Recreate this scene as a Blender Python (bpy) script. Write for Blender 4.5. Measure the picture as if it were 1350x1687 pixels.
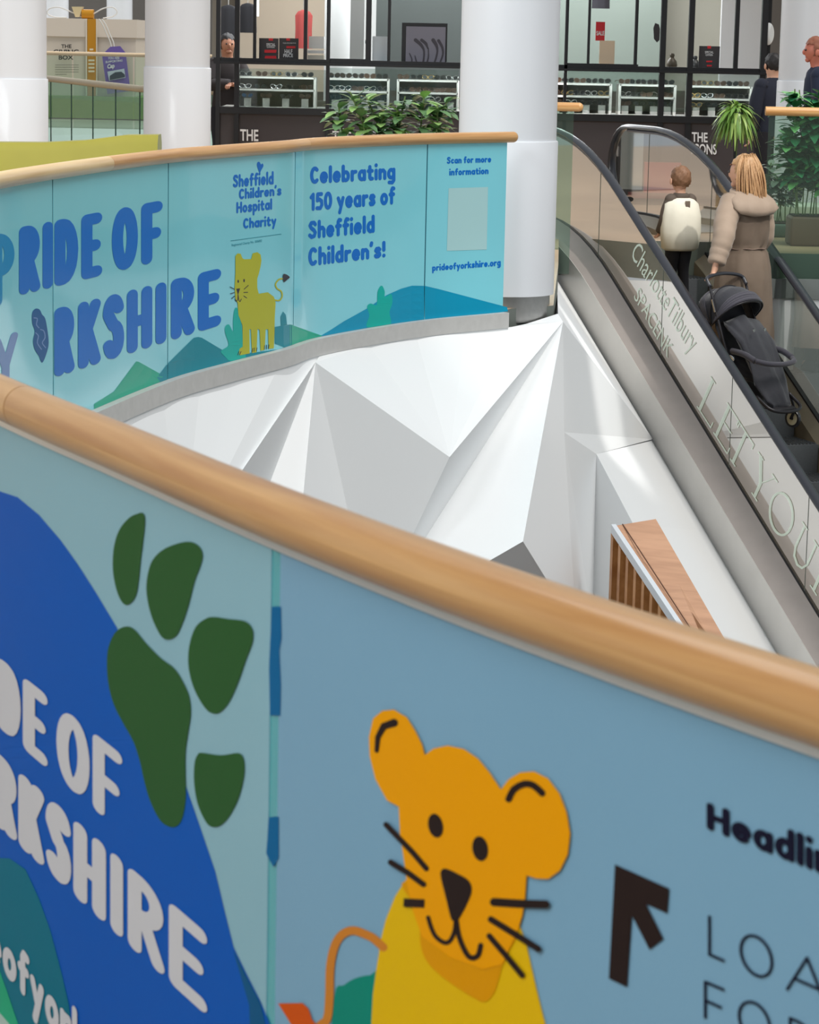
import bpy, bmesh, math, random
from mathutils import Vector, Matrix, noise, geometry
S = bpy.context.scene
for o in list(bpy.data.objects): bpy.data.objects.remove(o)
COL = S.collection
# ------------------------------------------------------------------ camera
F = 4300.0; H = 1.65; PITCH = math.atan(773.5/F); ROLL = math.radians(1.2)
cp, sp, cr, sr = math.cos(PITCH), math.sin(PITCH), math.cos(ROLL), math.sin(ROLL)
R0 = Vector((1,0,0)); U0 = Vector((0,sp,cp)); FW = Vector((0,cp,-sp))
CX = cr*R0+sr*U0; CY = -sr*R0+cr*U0
cam = bpy.data.cameras.new('camera'); camo = bpy.data.objects.new('camera', cam); COL.objects.link(camo)
m = Matrix((CX,CY,-FW)).transposed().to_4x4(); m.translation = Vector((0,0,H)); camo.matrix_world = m
cam.sensor_fit='HORIZONTAL'; cam.sensor_width=36; cam.lens=F*36/1350; cam.clip_start=.1; cam.clip_end=300
cam.dof.use_dof=True; cam.dof.focus_distance=16.5; cam.dof.aperture_fstop=24
S.camera = camo
# ------------------------------------------------------------------ light
w = bpy.data.worlds.new('world'); S.world = w; w.use_nodes = True
bg = w.node_tree.nodes['Background']; bg.inputs[0].default_value=(.86,.94,1,1); bg.inputs[1].default_value=.52
sl = bpy.data.lights.new('sun','SUN'); sl.energy=2.2; sl.angle=math.radians(28); sl.color=(1,.965,.92)
SUN_DIR = Vector((-.36,.26,-.90)).normalized()
so = bpy.data.objects.new('sun',sl); COL.objects.link(so); so.rotation_euler = SUN_DIR.to_track_quat('-Z','Y').to_euler()
S.view_settings.view_transform='Standard'; S.view_settings.look='None'; S.view_settings.exposure=0.0; S.view_settings.gamma=1
S.view_settings.use_curve_mapping=False
S.cycles.max_bounces=10; S.cycles.transparent_max_bounces=16; S.cycles.caustics_reflective=False; S.cycles.caustics_refractive=False
# ------------------------------------------------------------------ rays through the photograph, to measure places
def ray(px,py):
    return FW+CX*((px-675)/F)-CY*((py-843.5)/F)
def az(px,py,z):
    d=ray(px,py); t=(z-H)/d.z; return Vector((0,0,H))+d*t
def ad(px,py,D):
    d=ray(px,py); return Vector((0,0,H))+d*(D/d.y)
def spot(loc,tgt,e,deg,blend,rad=.1,col=(1,.97,.92)):  # unseen spots added to make the patches of sunlight
    l=bpy.data.lights.new('sun_patch_spot','SPOT'); l.energy=e; l.spot_size=math.radians(deg); l.spot_blend=blend; l.shadow_soft_size=rad; l.color=col
    o=bpy.data.objects.new('sun_patch_spot',l); COL.objects.link(o); o.location=loc; o.rotation_euler=(Vector(tgt)-Vector(loc)).to_track_quat('-Z','Y').to_euler()
spot((5,9,9),ad(845,572,16.0),700,6.5,.8)
spot((5,12,9),ad(990,648,18.3),5000,6.5,.8)
spot((7,13,9),(2.2,21.6,.3),3200,14,.6)
def fill_panel(x,y,z,sx,sy,e):  # unseen area lights added to brighten dim zones, no fixtures modelled
    l=bpy.data.lights.new('area_fill','AREA'); l.shape='RECTANGLE'; l.size=sx; l.size_y=sy; l.energy=e; l.color=(.93,.97,1)
    o=bpy.data.objects.new('area_fill',l); COL.objects.link(o); o.location=(x,y,z)
fill_panel(-3.5,0.5,4.4,6,4,285)
fill_panel(-1,5.5,4.4,3,2,60)
fill_panel(0,29.6,3.1,5,1.6,240)
fill_panel(1,32,3.1,6,1.6,240)
fill_panel(.9,28.13,1.385,5.6,.04,26)
l=bpy.data.lights.new('column_fill','AREA'); l.shape='RECTANGLE'; l.size=7; l.size_y=2.5; l.energy=760; l.color=(.92,.97,1)  # unseen fill light added to brighten the columns and white facets
o=bpy.data.objects.new('column_fill',l); COL.objects.link(o); o.location=(-5.5,9.2,5.4); o.rotation_euler=(Vector((1.2,19,.0))-o.location).to_track_quat('-Z','Y').to_euler()
fill_panel(-12,66,7,14,6,900)
# ------------------------------------------------------------------ materials
MATS={}
def lin(c):
    f=lambda v:(v/12.92 if v<=.04045 else ((v+.055)/1.055)**2.4)
    return tuple(f(v/255) for v in c)+(1,)
def mat(name,c,rough=.6,metal=0,var=0,scale=8,coat=0,bump=0,spec=.5,trans=None,sheen=0):
    if name in MATS: return MATS[name]
    m=bpy.data.materials.new(name); m.use_nodes=True; nt=m.node_tree; b=nt.nodes['Principled BSDF']
    b.inputs['Base Color'].default_value=lin(c); b.inputs['Roughness'].default_value=rough; b.inputs['Metallic'].default_value=metal
    b.inputs['Coat Weight'].default_value=coat; b.inputs['Coat Roughness'].default_value=.05; b.inputs['Specular IOR Level'].default_value=spec
    if sheen: b.inputs['Sheen Weight'].default_value=sheen
    if var or bump:
        tc=nt.nodes.new('ShaderNodeTexCoord'); n=nt.nodes.new('ShaderNodeTexNoise'); n.inputs['Scale'].default_value=scale; n.inputs['Detail'].default_value=5
        nt.links.new(tc.outputs['Object'],n.inputs['Vector'])
        if var:
            mx=nt.nodes.new('ShaderNodeMix'); mx.data_type='RGBA'
            a=[max(0,v-var) for v in c]; d=[min(255,v+var) for v in c]
            mx.inputs[6].default_value=lin(a); mx.inputs[7].default_value=lin(d)
            nt.links.new(n.outputs['Fac'],mx.inputs[0]); nt.links.new(mx.outputs[2],b.inputs['Base Color'])
        if bump:
            bu=nt.nodes.new('ShaderNodeBump'); bu.inputs['Strength'].default_value=bump; bu.inputs['Distance'].default_value=.01
            nt.links.new(n.outputs['Fac'],bu.inputs['Height']); nt.links.new(bu.outputs['Normal'],b.inputs['Normal'])
    if trans is not None:
        out=nt.nodes['Material Output']; t=nt.nodes.new('ShaderNodeBsdfTransparent'); t.inputs[0].default_value=lin(trans[1])
        ms=nt.nodes.new('ShaderNodeMixShader'); ms.inputs[0].default_value=trans[0]
        nt.links.new(b.outputs[0],ms.inputs[2]); nt.links.new(t.outputs[0],ms.inputs[1]); nt.links.new(ms.outputs[0],out.inputs['Surface'])
    MATS[name]=m; return m
def glass(name,tint,diffuse,amt,gl=1.0):
    """thin clear pane: tinted transparency, fresnel mirror and a diffuse haze colour"""
    if name in MATS: return MATS[name]
    m=bpy.data.materials.new(name); m.use_nodes=True; nt=m.node_tree; nt.nodes.clear()
    out=nt.nodes.new('ShaderNodeOutputMaterial'); t=nt.nodes.new('ShaderNodeBsdfTransparent'); t.inputs[0].default_value=lin(tint)
    d=nt.nodes.new('ShaderNodeBsdfDiffuse'); d.inputs[0].default_value=lin(diffuse)
    g=nt.nodes.new('ShaderNodeBsdfGlossy'); g.inputs['Roughness'].default_value=.03
    a=nt.nodes.new('ShaderNodeMixShader'); a.inputs[0].default_value=amt
    tl=nt.nodes.new('ShaderNodeBsdfTranslucent'); tl.inputs[0].default_value=lin(diffuse); dm=nt.nodes.new('ShaderNodeMixShader'); dm.inputs[0].default_value=.5
    nt.links.new(d.outputs[0],dm.inputs[1]); nt.links.new(tl.outputs[0],dm.inputs[2])
    nt.links.new(t.outputs[0],a.inputs[1]); nt.links.new(dm.outputs[0],a.inputs[2])
    fr=nt.nodes.new('ShaderNodeFresnel'); fr.inputs[0].default_value=1.5
    mu=nt.nodes.new('ShaderNodeMath'); mu.operation='MULTIPLY'; mu.inputs[1].default_value=gl; nt.links.new(fr.outputs[0],mu.inputs[0])
    b=nt.nodes.new('ShaderNodeMixShader'); nt.links.new(mu.outputs[0],b.inputs[0]); nt.links.new(a.outputs[0],b.inputs[1]); nt.links.new(g.outputs[0],b.inputs[2])
    nt.links.new(b.outputs[0],out.inputs['Surface']); MATS[name]=m; return m
def wood(name,c1,c2,sx=1.2,sy=26,rough=.38,coat=.25,coord='UV'):
    m=bpy.data.materials.new(name); m.use_nodes=True; nt=m.node_tree; b=nt.nodes['Principled BSDF']
    tc=nt.nodes.new('ShaderNodeTexCoord'); mp=nt.nodes.new('ShaderNodeMapping'); mp.inputs['Scale'].default_value=(sx,sy,sy)
    n=nt.nodes.new('ShaderNodeTexNoise'); n.inputs['Scale'].default_value=1; n.inputs['Detail'].default_value=8; n.inputs['Distortion'].default_value=.4
    n2=nt.nodes.new('ShaderNodeTexNoise'); n2.inputs['Scale'].default_value=.35; n2.inputs['Detail'].default_value=2
    r=nt.nodes.new('ShaderNodeValToRGB'); r.color_ramp.elements[0].position=.32; r.color_ramp.elements[1].position=.68
    r.color_ramp.elements[0].color=lin(c1); r.color_ramp.elements[1].color=lin(c2)
    ad_=nt.nodes.new('ShaderNodeMath'); ad_.operation='ADD'; sc=nt.nodes.new('ShaderNodeMath'); sc.operation='MULTIPLY_ADD'; sc.inputs[1].default_value=.6; sc.inputs[2].default_value=-.3
    nt.links.new(tc.outputs[coord],mp.inputs[0]); nt.links.new(mp.outputs[0],n.inputs['Vector']); nt.links.new(mp.outputs[0],n2.inputs['Vector'])
    nt.links.new(n2.outputs['Fac'],sc.inputs[0]); nt.links.new(n.outputs['Fac'],ad_.inputs[0]); nt.links.new(sc.outputs[0],ad_.inputs[1])
    nt.links.new(ad_.outputs[0],r.inputs[0]); nt.links.new(r.outputs[0],b.inputs['Base Color'])
    b.inputs['Roughness'].default_value=rough; b.inputs['Coat Weight'].default_value=coat; b.inputs['Coat Roughness'].default_value=.12
    MATS[name]=m; return m
WHITE=mat('white_plaster',(233,235,236),.55,bump=.03,scale=40)
RAIL=wood('rail_beech',(190,136,78),(228,182,122))
RAIL2=wood('rail_beech_pale',(206,166,112),(232,202,152))
STEEL=mat('brushed_steel',(176,174,170),.35,.85,var=12,scale=30)
STEELG=mat('grey_steel_trim',(196,195,192),.45,.1,var=10,scale=20)
DARK=mat('black_metal',(34,34,37),.4,.3)
RUBBER=mat('black_rubber',(40,41,48),.32,0,coat=.3)
# ------------------------------------------------------------------ object helpers
MW={}
def put(name,bm,m,parent=None,world=True,smooth=50,kind=None):
    if parent is not None and world and parent in MW: bmesh.ops.transform(bm,matrix=MW[parent].inverted(),verts=bm.verts)
    if not bm.faces: print('EMPTY',name)
    for f in bm.faces: f.smooth=smooth is not None
    if smooth is not None:
        for e in bm.edges:
            e.smooth = (len(e.link_faces)==2 and e.calc_face_angle(0)<math.radians(smooth))
    me=bpy.data.meshes.new(name); bm.to_mesh(me); bm.free()
    for mm in (m if isinstance(m,(list,tuple)) else [m]): me.materials.append(mm)
    o=bpy.data.objects.new(name,me); COL.objects.link(o)
    if parent is not None: o.parent=parent; MW[o]=MW[parent]
    if kind: o['kind']=kind
    return o
def tag(o,label=None,cat=None,group=None,kind=None):
    if label: o['label']=label
    if cat: o['category']=cat
    if group: o['group']=group
    if kind: o['kind']=kind
    return o
def thing(name,label,cat,loc=(0,0,0),rotz=0,group=None,mtx=None):
    o=bpy.data.objects.new(name,None); COL.objects.link(o); o.empty_display_size=.1
    M=mtx if mtx is not None else Matrix.Translation(Vector(loc))@Matrix.Rotation(rotz,4,'Z')
    o.matrix_world=M; MW[o]=M; return tag(o,label,cat,group)
def single(name,bm,m,label,cat,origin,group=None,smooth=50):
    o0=Vector(origin); bmesh.ops.translate(bm,vec=-o0,verts=bm.verts)
    o=put(name,bm,m,None,smooth=smooth); o.location=o0; return tag(o,label,cat,group)
def copy_tree(o,parent=None):
    c=o.copy(); COL.objects.link(c)
    if parent is not None: c.parent=parent
    for ch in list(o.children): copy_tree(ch,c)
    return c
def B(): return bmesh.new()
def box(bm,c,s,rot=None,bevel=0,mi=0):
    M=Matrix.Translation(Vector(c))@(rot.to_4x4() if rot is not None else Matrix())@Matrix.Diagonal((s[0],s[1],s[2],1))
    g=bmesh.ops.create_cube(bm,size=1,matrix=M)
    fs={f for v in g['verts'] for f in v.link_faces}
    for f in fs: f.material_index=mi
    if bevel:
        es={e for v in g['verts'] for e in v.link_edges}
        bmesh.ops.bevel(bm,geom=list(es),offset=bevel,segments=2,affect='EDGES',profile=.5)
def sphere(bm,c,r,rot=None,u=16,v=10,mi=0):
    if not hasattr(r,'__len__'): r=(r,r,r)
    M=Matrix.Translation(Vector(c))@(rot.to_4x4() if rot is not None else Matrix())@Matrix.Diagonal((r[0],r[1],r[2],1))
    g=bmesh.ops.create_uvsphere(bm,u_segments=u,v_segments=v,radius=1,matrix=M)
    for f in {f for q in g['verts'] for f in q.link_faces}: f.material_index=mi
def tube(bm,path,r,seg=12,caps=True,uv=False,flat=1.0,up=Vector((0,0,1)),mi=0):
    """round bar swept along path; r may be a list; flat scales the height"""
    P=[Vector(p) for p in path]; n=len(P); R=r if hasattr(r,'__len__') else [r]*n
    lay=bm.loops.layers.uv.verify() if uv else None
    rings=[]; L=0; Ls=[]
    for i,p in enumerate(P):
        t=(P[min(i+1,n-1)]-P[max(i-1,0)]).normalized()
        if i==0:
            u=up if abs(t.dot(up))<.95 else Vector((1,0,0)); a=t.cross(u).normalized()
        else:
            a=(a-t*a.dot(t)).normalized()
        b=a.cross(t).normalized()
        if i: L+=(p-P[i-1]).length
        Ls.append(L)
        rings.append([bm.verts.new(p+a*math.cos(2*math.pi*k/seg)*R[i]+b*math.sin(2*math.pi*k/seg)*R[i]*flat) for k in range(seg)])
    for i in range(n-1):
        for k in range(seg):
            f=bm.faces.new((rings[i][k],rings[i][(k+1)%seg],rings[i+1][(k+1)%seg],rings[i+1][k])); f.material_index=mi
            if uv:
                ci=2*math.pi*R[i]
                for lp,(a_,b_) in zip(f.loops,((Ls[i],k/seg),(Ls[i],(k+1)/seg),(Ls[i+1],(k+1)/seg),(Ls[i+1],k/seg))): lp[lay].uv=(a_,b_*ci)
    if caps:
        for q in (rings[0],rings[-1]):
            f=bm.faces.new(q); f.material_index=mi
    return rings
def prism(bm,pts,vec,mi=0):
    """closed solid from a planar polygon pushed along vec"""
    vec=Vector(vec); a=[bm.verts.new(Vector(p)) for p in pts]; b=[bm.verts.new(Vector(p)+vec) for p in pts]
    n=len(a); fs=[bm.faces.new(a),bm.faces.new(b[::-1])]
    for i in range(n): fs.append(bm.faces.new((a[i],b[i],b[(i+1)%n],a[(i+1)%n])))
    for f in fs: f.material_index=mi
    bmesh.ops.recalc_face_normals(bm,faces=fs)
def lathe(bm,prof,c,seg=40,mi=0,caps=True):
    c=Vector(c); rings=[[bm.verts.new(c+Vector((r*math.cos(2*math.pi*k/seg),r*math.sin(2*math.pi*k/seg),z))) for k in range(seg)] for r,z in prof]
    for i in range(len(rings)-1):
        for k in range(seg):
            f=bm.faces.new((rings[i][k],rings[i][(k+1)%seg],rings[i+1][(k+1)%seg],rings[i+1][k])); f.material_index=mi
    if caps: bm.faces.new(rings[0][::-1]); bm.faces.new(rings[-1])
def loft(bm,rings,caps=True,seg=28,fold=0,nf=7,seed=0,mi=0):
    """rings: (centre, rx, ry, yaw, tilt_x); elliptical sections with soft folds"""
    vs=[]
    for j,rg in enumerate(rings):
        c=Vector(rg[0]); rx,ry=rg[1],rg[2]; yaw=rg[3] if len(rg)>3 else 0; tx=rg[4] if len(rg)>4 else 0; ff=rg[5] if len(rg)>5 else 1
        M=Matrix.Rotation(yaw,3,'Z')@Matrix.Rotation(tx,3,'X'); row=[]
        for k in range(seg):
            a=2*math.pi*k/seg; q=1+fold*ff*(math.sin(nf*a+seed+j*.25)+.6*math.sin((nf*1.7)*a+2*seed-j*.4))
            row.append(bm.verts.new(c+M@Vector((rx*math.cos(a)*q,ry*math.sin(a)*q,0))))
        vs.append(row)
    for i in range(len(vs)-1):
        for k in range(seg):
            f=bm.faces.new((vs[i][k],vs[i][(k+1)%seg],vs[i+1][(k+1)%seg],vs[i+1][k])); f.material_index=mi
    if caps: bm.faces.new(vs[0][::-1]); bm.faces.new(vs[-1])
def spline(pts,n):
    P=[Vector(p) for p in pts]; P=[P[0]*2-P[1]]+P+[P[-1]*2-P[-2]]; out=[]
    for i in range(1,len(P)-2):
        for k in range(n):
            t=k/n; a,b,c,d=P[i-1:i+3]
            out.append(.5*((2*b)+(c-a)*t+(2*a-5*b+4*c-d)*t*t+(3*b-a-3*c+d)*t*t*t))
    out.append(P[-2]); return out
# ------------------------------------------------------------------ printed graphics: flat shapes laid on an upright (curved) sheet
class Sheet:
    def __init__(s,plan,sign=1):
        s.p=[Vector((q[0],q[1])) for q in plan]; s.sign=sign
    def hit(s,px,py):
        d=ray(px,py); best=None; n=len(s.p)
        for i in range(n-1):
            a,b=s.p[i],s.p[i+1]; e=b-a; den=d.x*e.y-d.y*e.x
            if abs(den)<1e-12: continue
            t=(a.x*e.y-a.y*e.x)/den; u=(a.x*d.y-a.y*d.x)/den
            if t<=0: continue
            over=max(0,-u,u-1)
            if 0<over and not (i==0 and u<0) and not (i==n-2 and u>1): continue
            if best is None or over<best[0]: best=(over,t,i)
        if best is None: best=(0,s.p[0].y,0)
        _,t,i=best; e=(s.p[i+1]-s.p[i]).normalized(); nrm=Vector((e.y,-e.x,0))
        if nrm.dot(Vector((s.p[i].x,s.p[i].y,0)))>0: nrm=-nrm      # towards the viewer's side
        return Vector((0,0,H))+d*t,nrm
class Plane3:
    def __init__(s,p0,n): s.p0=Vector(p0); s.n=Vector(n).normalized()
    def hit(s,px,py):
        d=ray(px,py); o=Vector((0,0,H)); t=(s.p0-o).dot(s.n)/d.dot(s.n); n=s.n if s.n.dot(d)<0 else -s.n
        return o+d*t,n
def smoothpoly(pts,n=4):
    P=[Vector((p[0],p[1],0)) for p in pts]; out=[]; N=len(P)
    for i in range(N):
        a,b,c,d=P[i-1],P[i],P[(i+1)%N],P[(i+2)%N]
        for k in range(n):
            t=k/n; q=.5*((2*b)+(c-a)*t+(2*a-5*b+4*c-d)*t*t+(3*b-a-3*c+d)*t*t*t); out.append((q.x,q.y))
    return out
def poly(pts,sm=False): return ('poly',smoothpoly(pts) if sm else [tuple(p) for p in pts])
def ell(cx,cy,rx,ry,rot=0,n=24):
    c,s_=math.cos(rot),math.sin(rot)
    return ('poly',[(cx+rx*math.cos(2*math.pi*k/n)*c-ry*math.sin(2*math.pi*k/n)*s_,cy+rx*math.cos(2*math.pi*k/n)*s_+ry*math.sin(2*math.pi*k/n)*c) for k in range(n)])
def stroke2d(pts,wd,rnd=True):
    out=[]
    W=wd if hasattr(wd,'__len__') else [wd]*len(pts)
    for i in range(len(pts)-1):
        (x0,y0),(x1,y1)=pts[i],pts[i+1]; l=math.hypot(x1-x0,y1-y0)
        if l<1e-9: continue
        nx,ny=-(y1-y0)/l/2,(x1-x0)/l/2
        out.append([(x0+nx*W[i],y0+ny*W[i]),(x1+nx*W[i+1],y1+ny*W[i+1]),(x1-nx*W[i+1],y1-ny*W[i+1]),(x0-nx*W[i],y0-ny*W[i])])
    for i,(x,y) in enumerate(pts):
        if rnd or 0<i<len(pts)-1: out.append([(x+W[i]/2*math.cos(2*math.pi*k/16),y+W[i]/2*math.sin(2*math.pi*k/16)) for k in range(16)])
    return out
def stroke(pts,wd,rnd=True,sm=0):
    if sm and hasattr(wd,'__len__'):
        nn=(len(pts)-1)*sm; wd=[wd[min(int(i/sm),len(wd)-1)]*(1-i/sm%1)+wd[min(int(i/sm)+1,len(wd)-1)]*(i/sm%1) for i in range(nn+1)]
    if sm: pts=[(q.x,q.y) for q in spline([(a,b,0) for a,b in pts],sm)]
    return ('multi',stroke2d(pts,wd,rnd))
def decal(parent,name,shapes,mt,sheet,off,seg=40,zmin=None,label=None):
    bm=B()
    for kind,data in shapes:
        polys=[data] if kind=='poly' else data
        if kind=='multi' and len(polys)>1:
            v2=[];fc=[]
            for pl in polys:
                ar=sum(pl[i-1][0]*pl[i][1]-pl[i][0]*pl[i-1][1] for i in range(len(pl)))
                if abs(ar)<1e-6: continue
                q=pl if ar>0 else pl[::-1]; fc.append(list(range(len(v2),len(v2)+len(q)))); v2+=[Vector(p_) for p_ in q]
            r_=geometry.delaunay_2d_cdt(v2,[],fc,0,1e-4,True)
            vs=[bm.verts.new((v.x,v.y,0)) for v in r_[0]]
            for f_,og in zip(r_[2],r_[5]):
                if og: bm.faces.new([vs[i] for i in f_])
            for v in [v for v in bm.verts if not v.link_faces]: bm.verts.remove(v)
            continue
        if kind=='tris':
            vs=[bm.verts.new((x,y,0)) for x,y in data[0]]
            for t in data[1]:
                try: bm.faces.new([vs[i] for i in t])
                except ValueError: pass
            continue
        for pl in polys:
            v3=[Vector((x,y,0)) for x,y in pl]; vs=[bm.verts.new(v) for v in v3]
            for t in geometry.tessellate_polygon([v3]):
                if (v3[t[1]]-v3[t[0]]).cross(v3[t[2]]-v3[t[0]]).length<1e-7: continue
                try: bm.faces.new([vs[i] for i in t])
                except ValueError: pass
    for _ in range(6):
        es=[e for e in bm.edges if e.calc_length()>seg]
        if not es: break
        bmesh.ops.subdivide_edges(bm,edges=es,cuts=1); bmesh.ops.triangulate(bm,faces=[f for f in bm.faces if len(f.verts)>3])
    for v in bm.verts:
        p,n=sheet.hit(v.co.x,v.co.y); q=p+n*off
        if zmin is not None and q.z<zmin: q.z=zmin
        v.co=q
    bm.normal_update()
    for f in bm.faces:
        c=f.calc_center_median()
        if f.normal.dot(c-Vector((0,0,H)))>0: f.normal_flip()
    o=put(name,bm,mt,parent,smooth=None)
    if label: o['label']=label
    return o
# chunky rounded capitals drawn with a fat round pen; unit height, own width
def arc(cx,cy,rx,ry,a0,a1,n=10): return [(cx+rx*math.cos(math.radians(a0+(a1-a0)*k/n)),cy+ry*math.sin(math.radians(a0+(a1-a0)*k/n))) for k in range(n+1)]
FAT={ # strokes in 0..w, 0..1 (y up), pen .27 wide before stretching
'P':[[(0,0),(0,1)],[(0,1),(.3,1)]+arc(.3,.74,.7,.26,90,-90)+[(0,.48)]],
'R':[[(0,0),(0,1)],[(0,1),(.3,1)]+arc(.3,.75,.65,.25,90,-90)+[(0,.5)],[(.4,.48),(1,0)]],
'I':[[(.5,0),(.5,1)]],
'D':[[(0,0),(0,1)],[(0,1),(.25,1)]+arc(.25,.5,.75,.5,90,-90)+[(0,0)]],
'E':[[(1,1),(0,1),(0,0),(1,0)],[(0,.5),(.85,.5)]],
'O':[arc(.5,.5,.5,.5,0,360,24)],
'F':[[(1,1),(0,1),(0,0)],[(0,.48),(.85,.48)]],
'K':[[(0,0),(0,1)],[(1,1),(.12,.45)],[(.3,.58),(1,0)]],
'S':[arc(.5,.74,.5,.26,20,180)+arc(.5,.26,.5,.26,90,-160)],
'H':[[(0,0),(0,1)],[(1,0),(1,1)],[(0,.48),(1,.48)]],
'Y':[[(0,1),(.5,.45),(1,1)],[(.5,.5),(.5,0)]],
'L':[[(0,1),(0,0),(1,0)]],
'A':[[(0,0),(.5,1),(1,0)],[(.2,.35),(.8,.35)]],
}
def fatword(items,top,bot,pen,ref_h=None):
    """items: (char,x0,x1) in photo px; top/bot: y as function of x"""
    out=[]
    for ch,x0,x1 in items:
        wd=x1-x0
        hgt=bot((x0+x1)/2)-top((x0+x1)/2)
        px_=min(pen,wd*.98)
        def mp(u,v):
            x=x0+u; t,b_=top(x),bot(x); return (x,b_-(b_-t)*v)
        ins=px_/2; iy=px_/2/hgt
        for st in FAT[ch]:
            pts=[(ins+u*(wd-2*ins),(iy+v*(1-2*iy))*hgt) for u,v in st]
            for pl in stroke2d(pts,px_):
                out.append([mp(x,y/hgt) for x,y in pl])
    return ('multi',out)
def typed(text,quad,bold=0.0,ref=None,shear=0,space=1.0):
    """built-in font laid into quad = (base_left, base_right, cap_left, cap_right) px; the prefix ref spans base_left..base_right"""
    def mk(t):
        cu=bpy.data.curves.new('t','FONT'); cu.body=t; cu.size=1; cu.offset=bold; cu.space_character=space; cu.resolution_u=3; cu.fill_mode='FRONT'
        o=bpy.data.objects.new('t',cu); COL.objects.link(o); dg=bpy.context.evaluated_depsgraph_get(); me=bpy.data.meshes.new_from_object(o.evaluated_get(dg))
        vs=[(v.co.x,v.co.y) for v in me.vertices]; fs=[tuple(p.vertices) for p in me.polygons]
        bpy.data.objects.remove(o); bpy.data.curves.remove(cu); bpy.data.meshes.remove(me); return vs,fs
    vs,fs=mk(text); rv=mk(ref)[0] if ref else vs; x0=min(v[0] for v in rv); x1=max(v[0] for v in rv); caph=.729
    bl,br,cl,crr=[Vector(q) for q in quad]
    def mp(x,y):
        u=(x-x0)/(x1-x0); t=y/caph; return tuple((bl.lerp(br,u)).lerp(cl.lerp(crr,u),t)) if 0<=u<=1 and 0<=t<=1 else tuple((bl+(br-bl)*u)*(1-t)+(cl+(crr-cl)*u)*t)
    return ('tris',([mp(*v) for v in vs],fs))
def line(x0,y0,x1,y1): return lambda x:y0+(y1-y0)*(x-x0)/(x1-x0)
def cr_(pts,ox,oy,s): return [(ox+a/s,oy+b/s) for a,b in pts]

BW=[arc(.17,.35,.17,.23,0,360,20)]
LC={'a':(.34,BW+[[(.34,.58),(.34,.12)]]),'b':(.34,BW+[[(0,.9),(0,.12)]]),'c':(.3,[arc(.17,.35,.17,.23,50,310)]),'d':(.34,BW+[[(.34,.9),(.34,.12)]]),
'e':(.34,[arc(.17,.35,.17,.23,0,310,16),[(0,.36),(.34,.36)]]),'f':(.24,[[(.26,.88),(.16,.9),(.1,.8),(.1,.12)],[(0,.57),(.24,.57)]]),
'g':(.34,BW+[[(.34,.58),(.34,-.03),(.24,-.16),(.04,-.14)]]),'h':(.32,[[(0,.9),(0,.12)],[(0,.42),(.1,.56),(.22,.57),(.32,.46),(.32,.12)]]),
'i':(.0,[[(0,.58),(0,.12)],[(0,.87),(0,.88)]]),'k':(.32,[[(0,.9),(0,.12)],[(.3,.58),(.04,.32)],[(.12,.36),(.33,.12)]]),'l':(0,[[(0,.9),(0,.12)]]),
'n':(.32,[[(0,.58),(0,.12)],[(0,.42),(.1,.56),(.22,.57),(.32,.46),(.32,.12)]]),'m':(.6,[[(0,.58),(0,.12)],[(0,.42),(.1,.56),(.22,.57),(.3,.46),(.3,.12)],[(.3,.42),(.4,.56),(.52,.57),(.6,.46),(.6,.12)]]),
'o':(.34,BW),'p':(.34,BW+[[(0,.58),(0,-.2)]]),'r':(.22,[[(0,.58),(0,.12)],[(0,.42),(.1,.56),(.24,.57)]]),
's':(.28,[[(.27,.51),(.2,.58),(.07,.57),(.02,.47),(.12,.37),(.24,.3),(.27,.2),(.18,.12),(.04,.12),(0,.18)]]),
't':(.26,[[(.1,.8),(.1,.2),(.16,.12),(.26,.13)],[(0,.57),(.25,.57)]]),'y':(.34,[[(0,.58),(.18,.17)],[(.34,.58),(.1,-.18)]]),
'C':(.4,[arc(.22,.5,.22,.38,50,310)]),'S':(.38,[[(.37,.78),(.28,.88),(.1,.87),(.02,.74),(.1,.6),(.28,.48),(.37,.34),(.3,.16),(.12,.12),(0,.22)]]),
'H':(.42,[[(0,.88),(0,.12)],[(.42,.88),(.42,.12)],[(0,.5),(.42,.5)]]),'1':(.16,[[(0,.74),(.15,.88),(.15,.12)]]),
'5':(.34,[[(.32,.88),(.05,.88),(.03,.55),(.18,.6),(.33,.5),(.35,.3),(.24,.13),(.0,.14)]]),'0':(.38,[arc(.19,.5,.19,.38,0,360,20)]),
"'":(0,[[(0,.92),(-.03,.8)]]),'!':(0,[[(0,.88),(0,.46)],[(0,.13),(0,.14)]]),'.':(0,[[(0,.13),(0,.14)]]),' ':(.02,[]),}
def chunky(text,quad,pen=.21,gap=.045,ref=None):
    bl,br,cl,crr=[Vector(q) for q in quad]
    def W(t): return sum(LC[c][0]+pen+gap for c in t)-gap
    tw=W(ref or text); x=0; out=[]
    def mp(X,Y):
        u=X/tw; return tuple((bl+(br-bl)*u)*(1-Y)+(cl+(crr-cl)*u)*Y)
    for c in text:
        wd,st=LC[c]
        for s_ in st:
            for pl in stroke2d([(x+pen/2+a,b) for a,b in s_],pen): out.append([mp(*q) for q in pl])
        x+=wd+pen+gap
    return ('multi',out)
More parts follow.
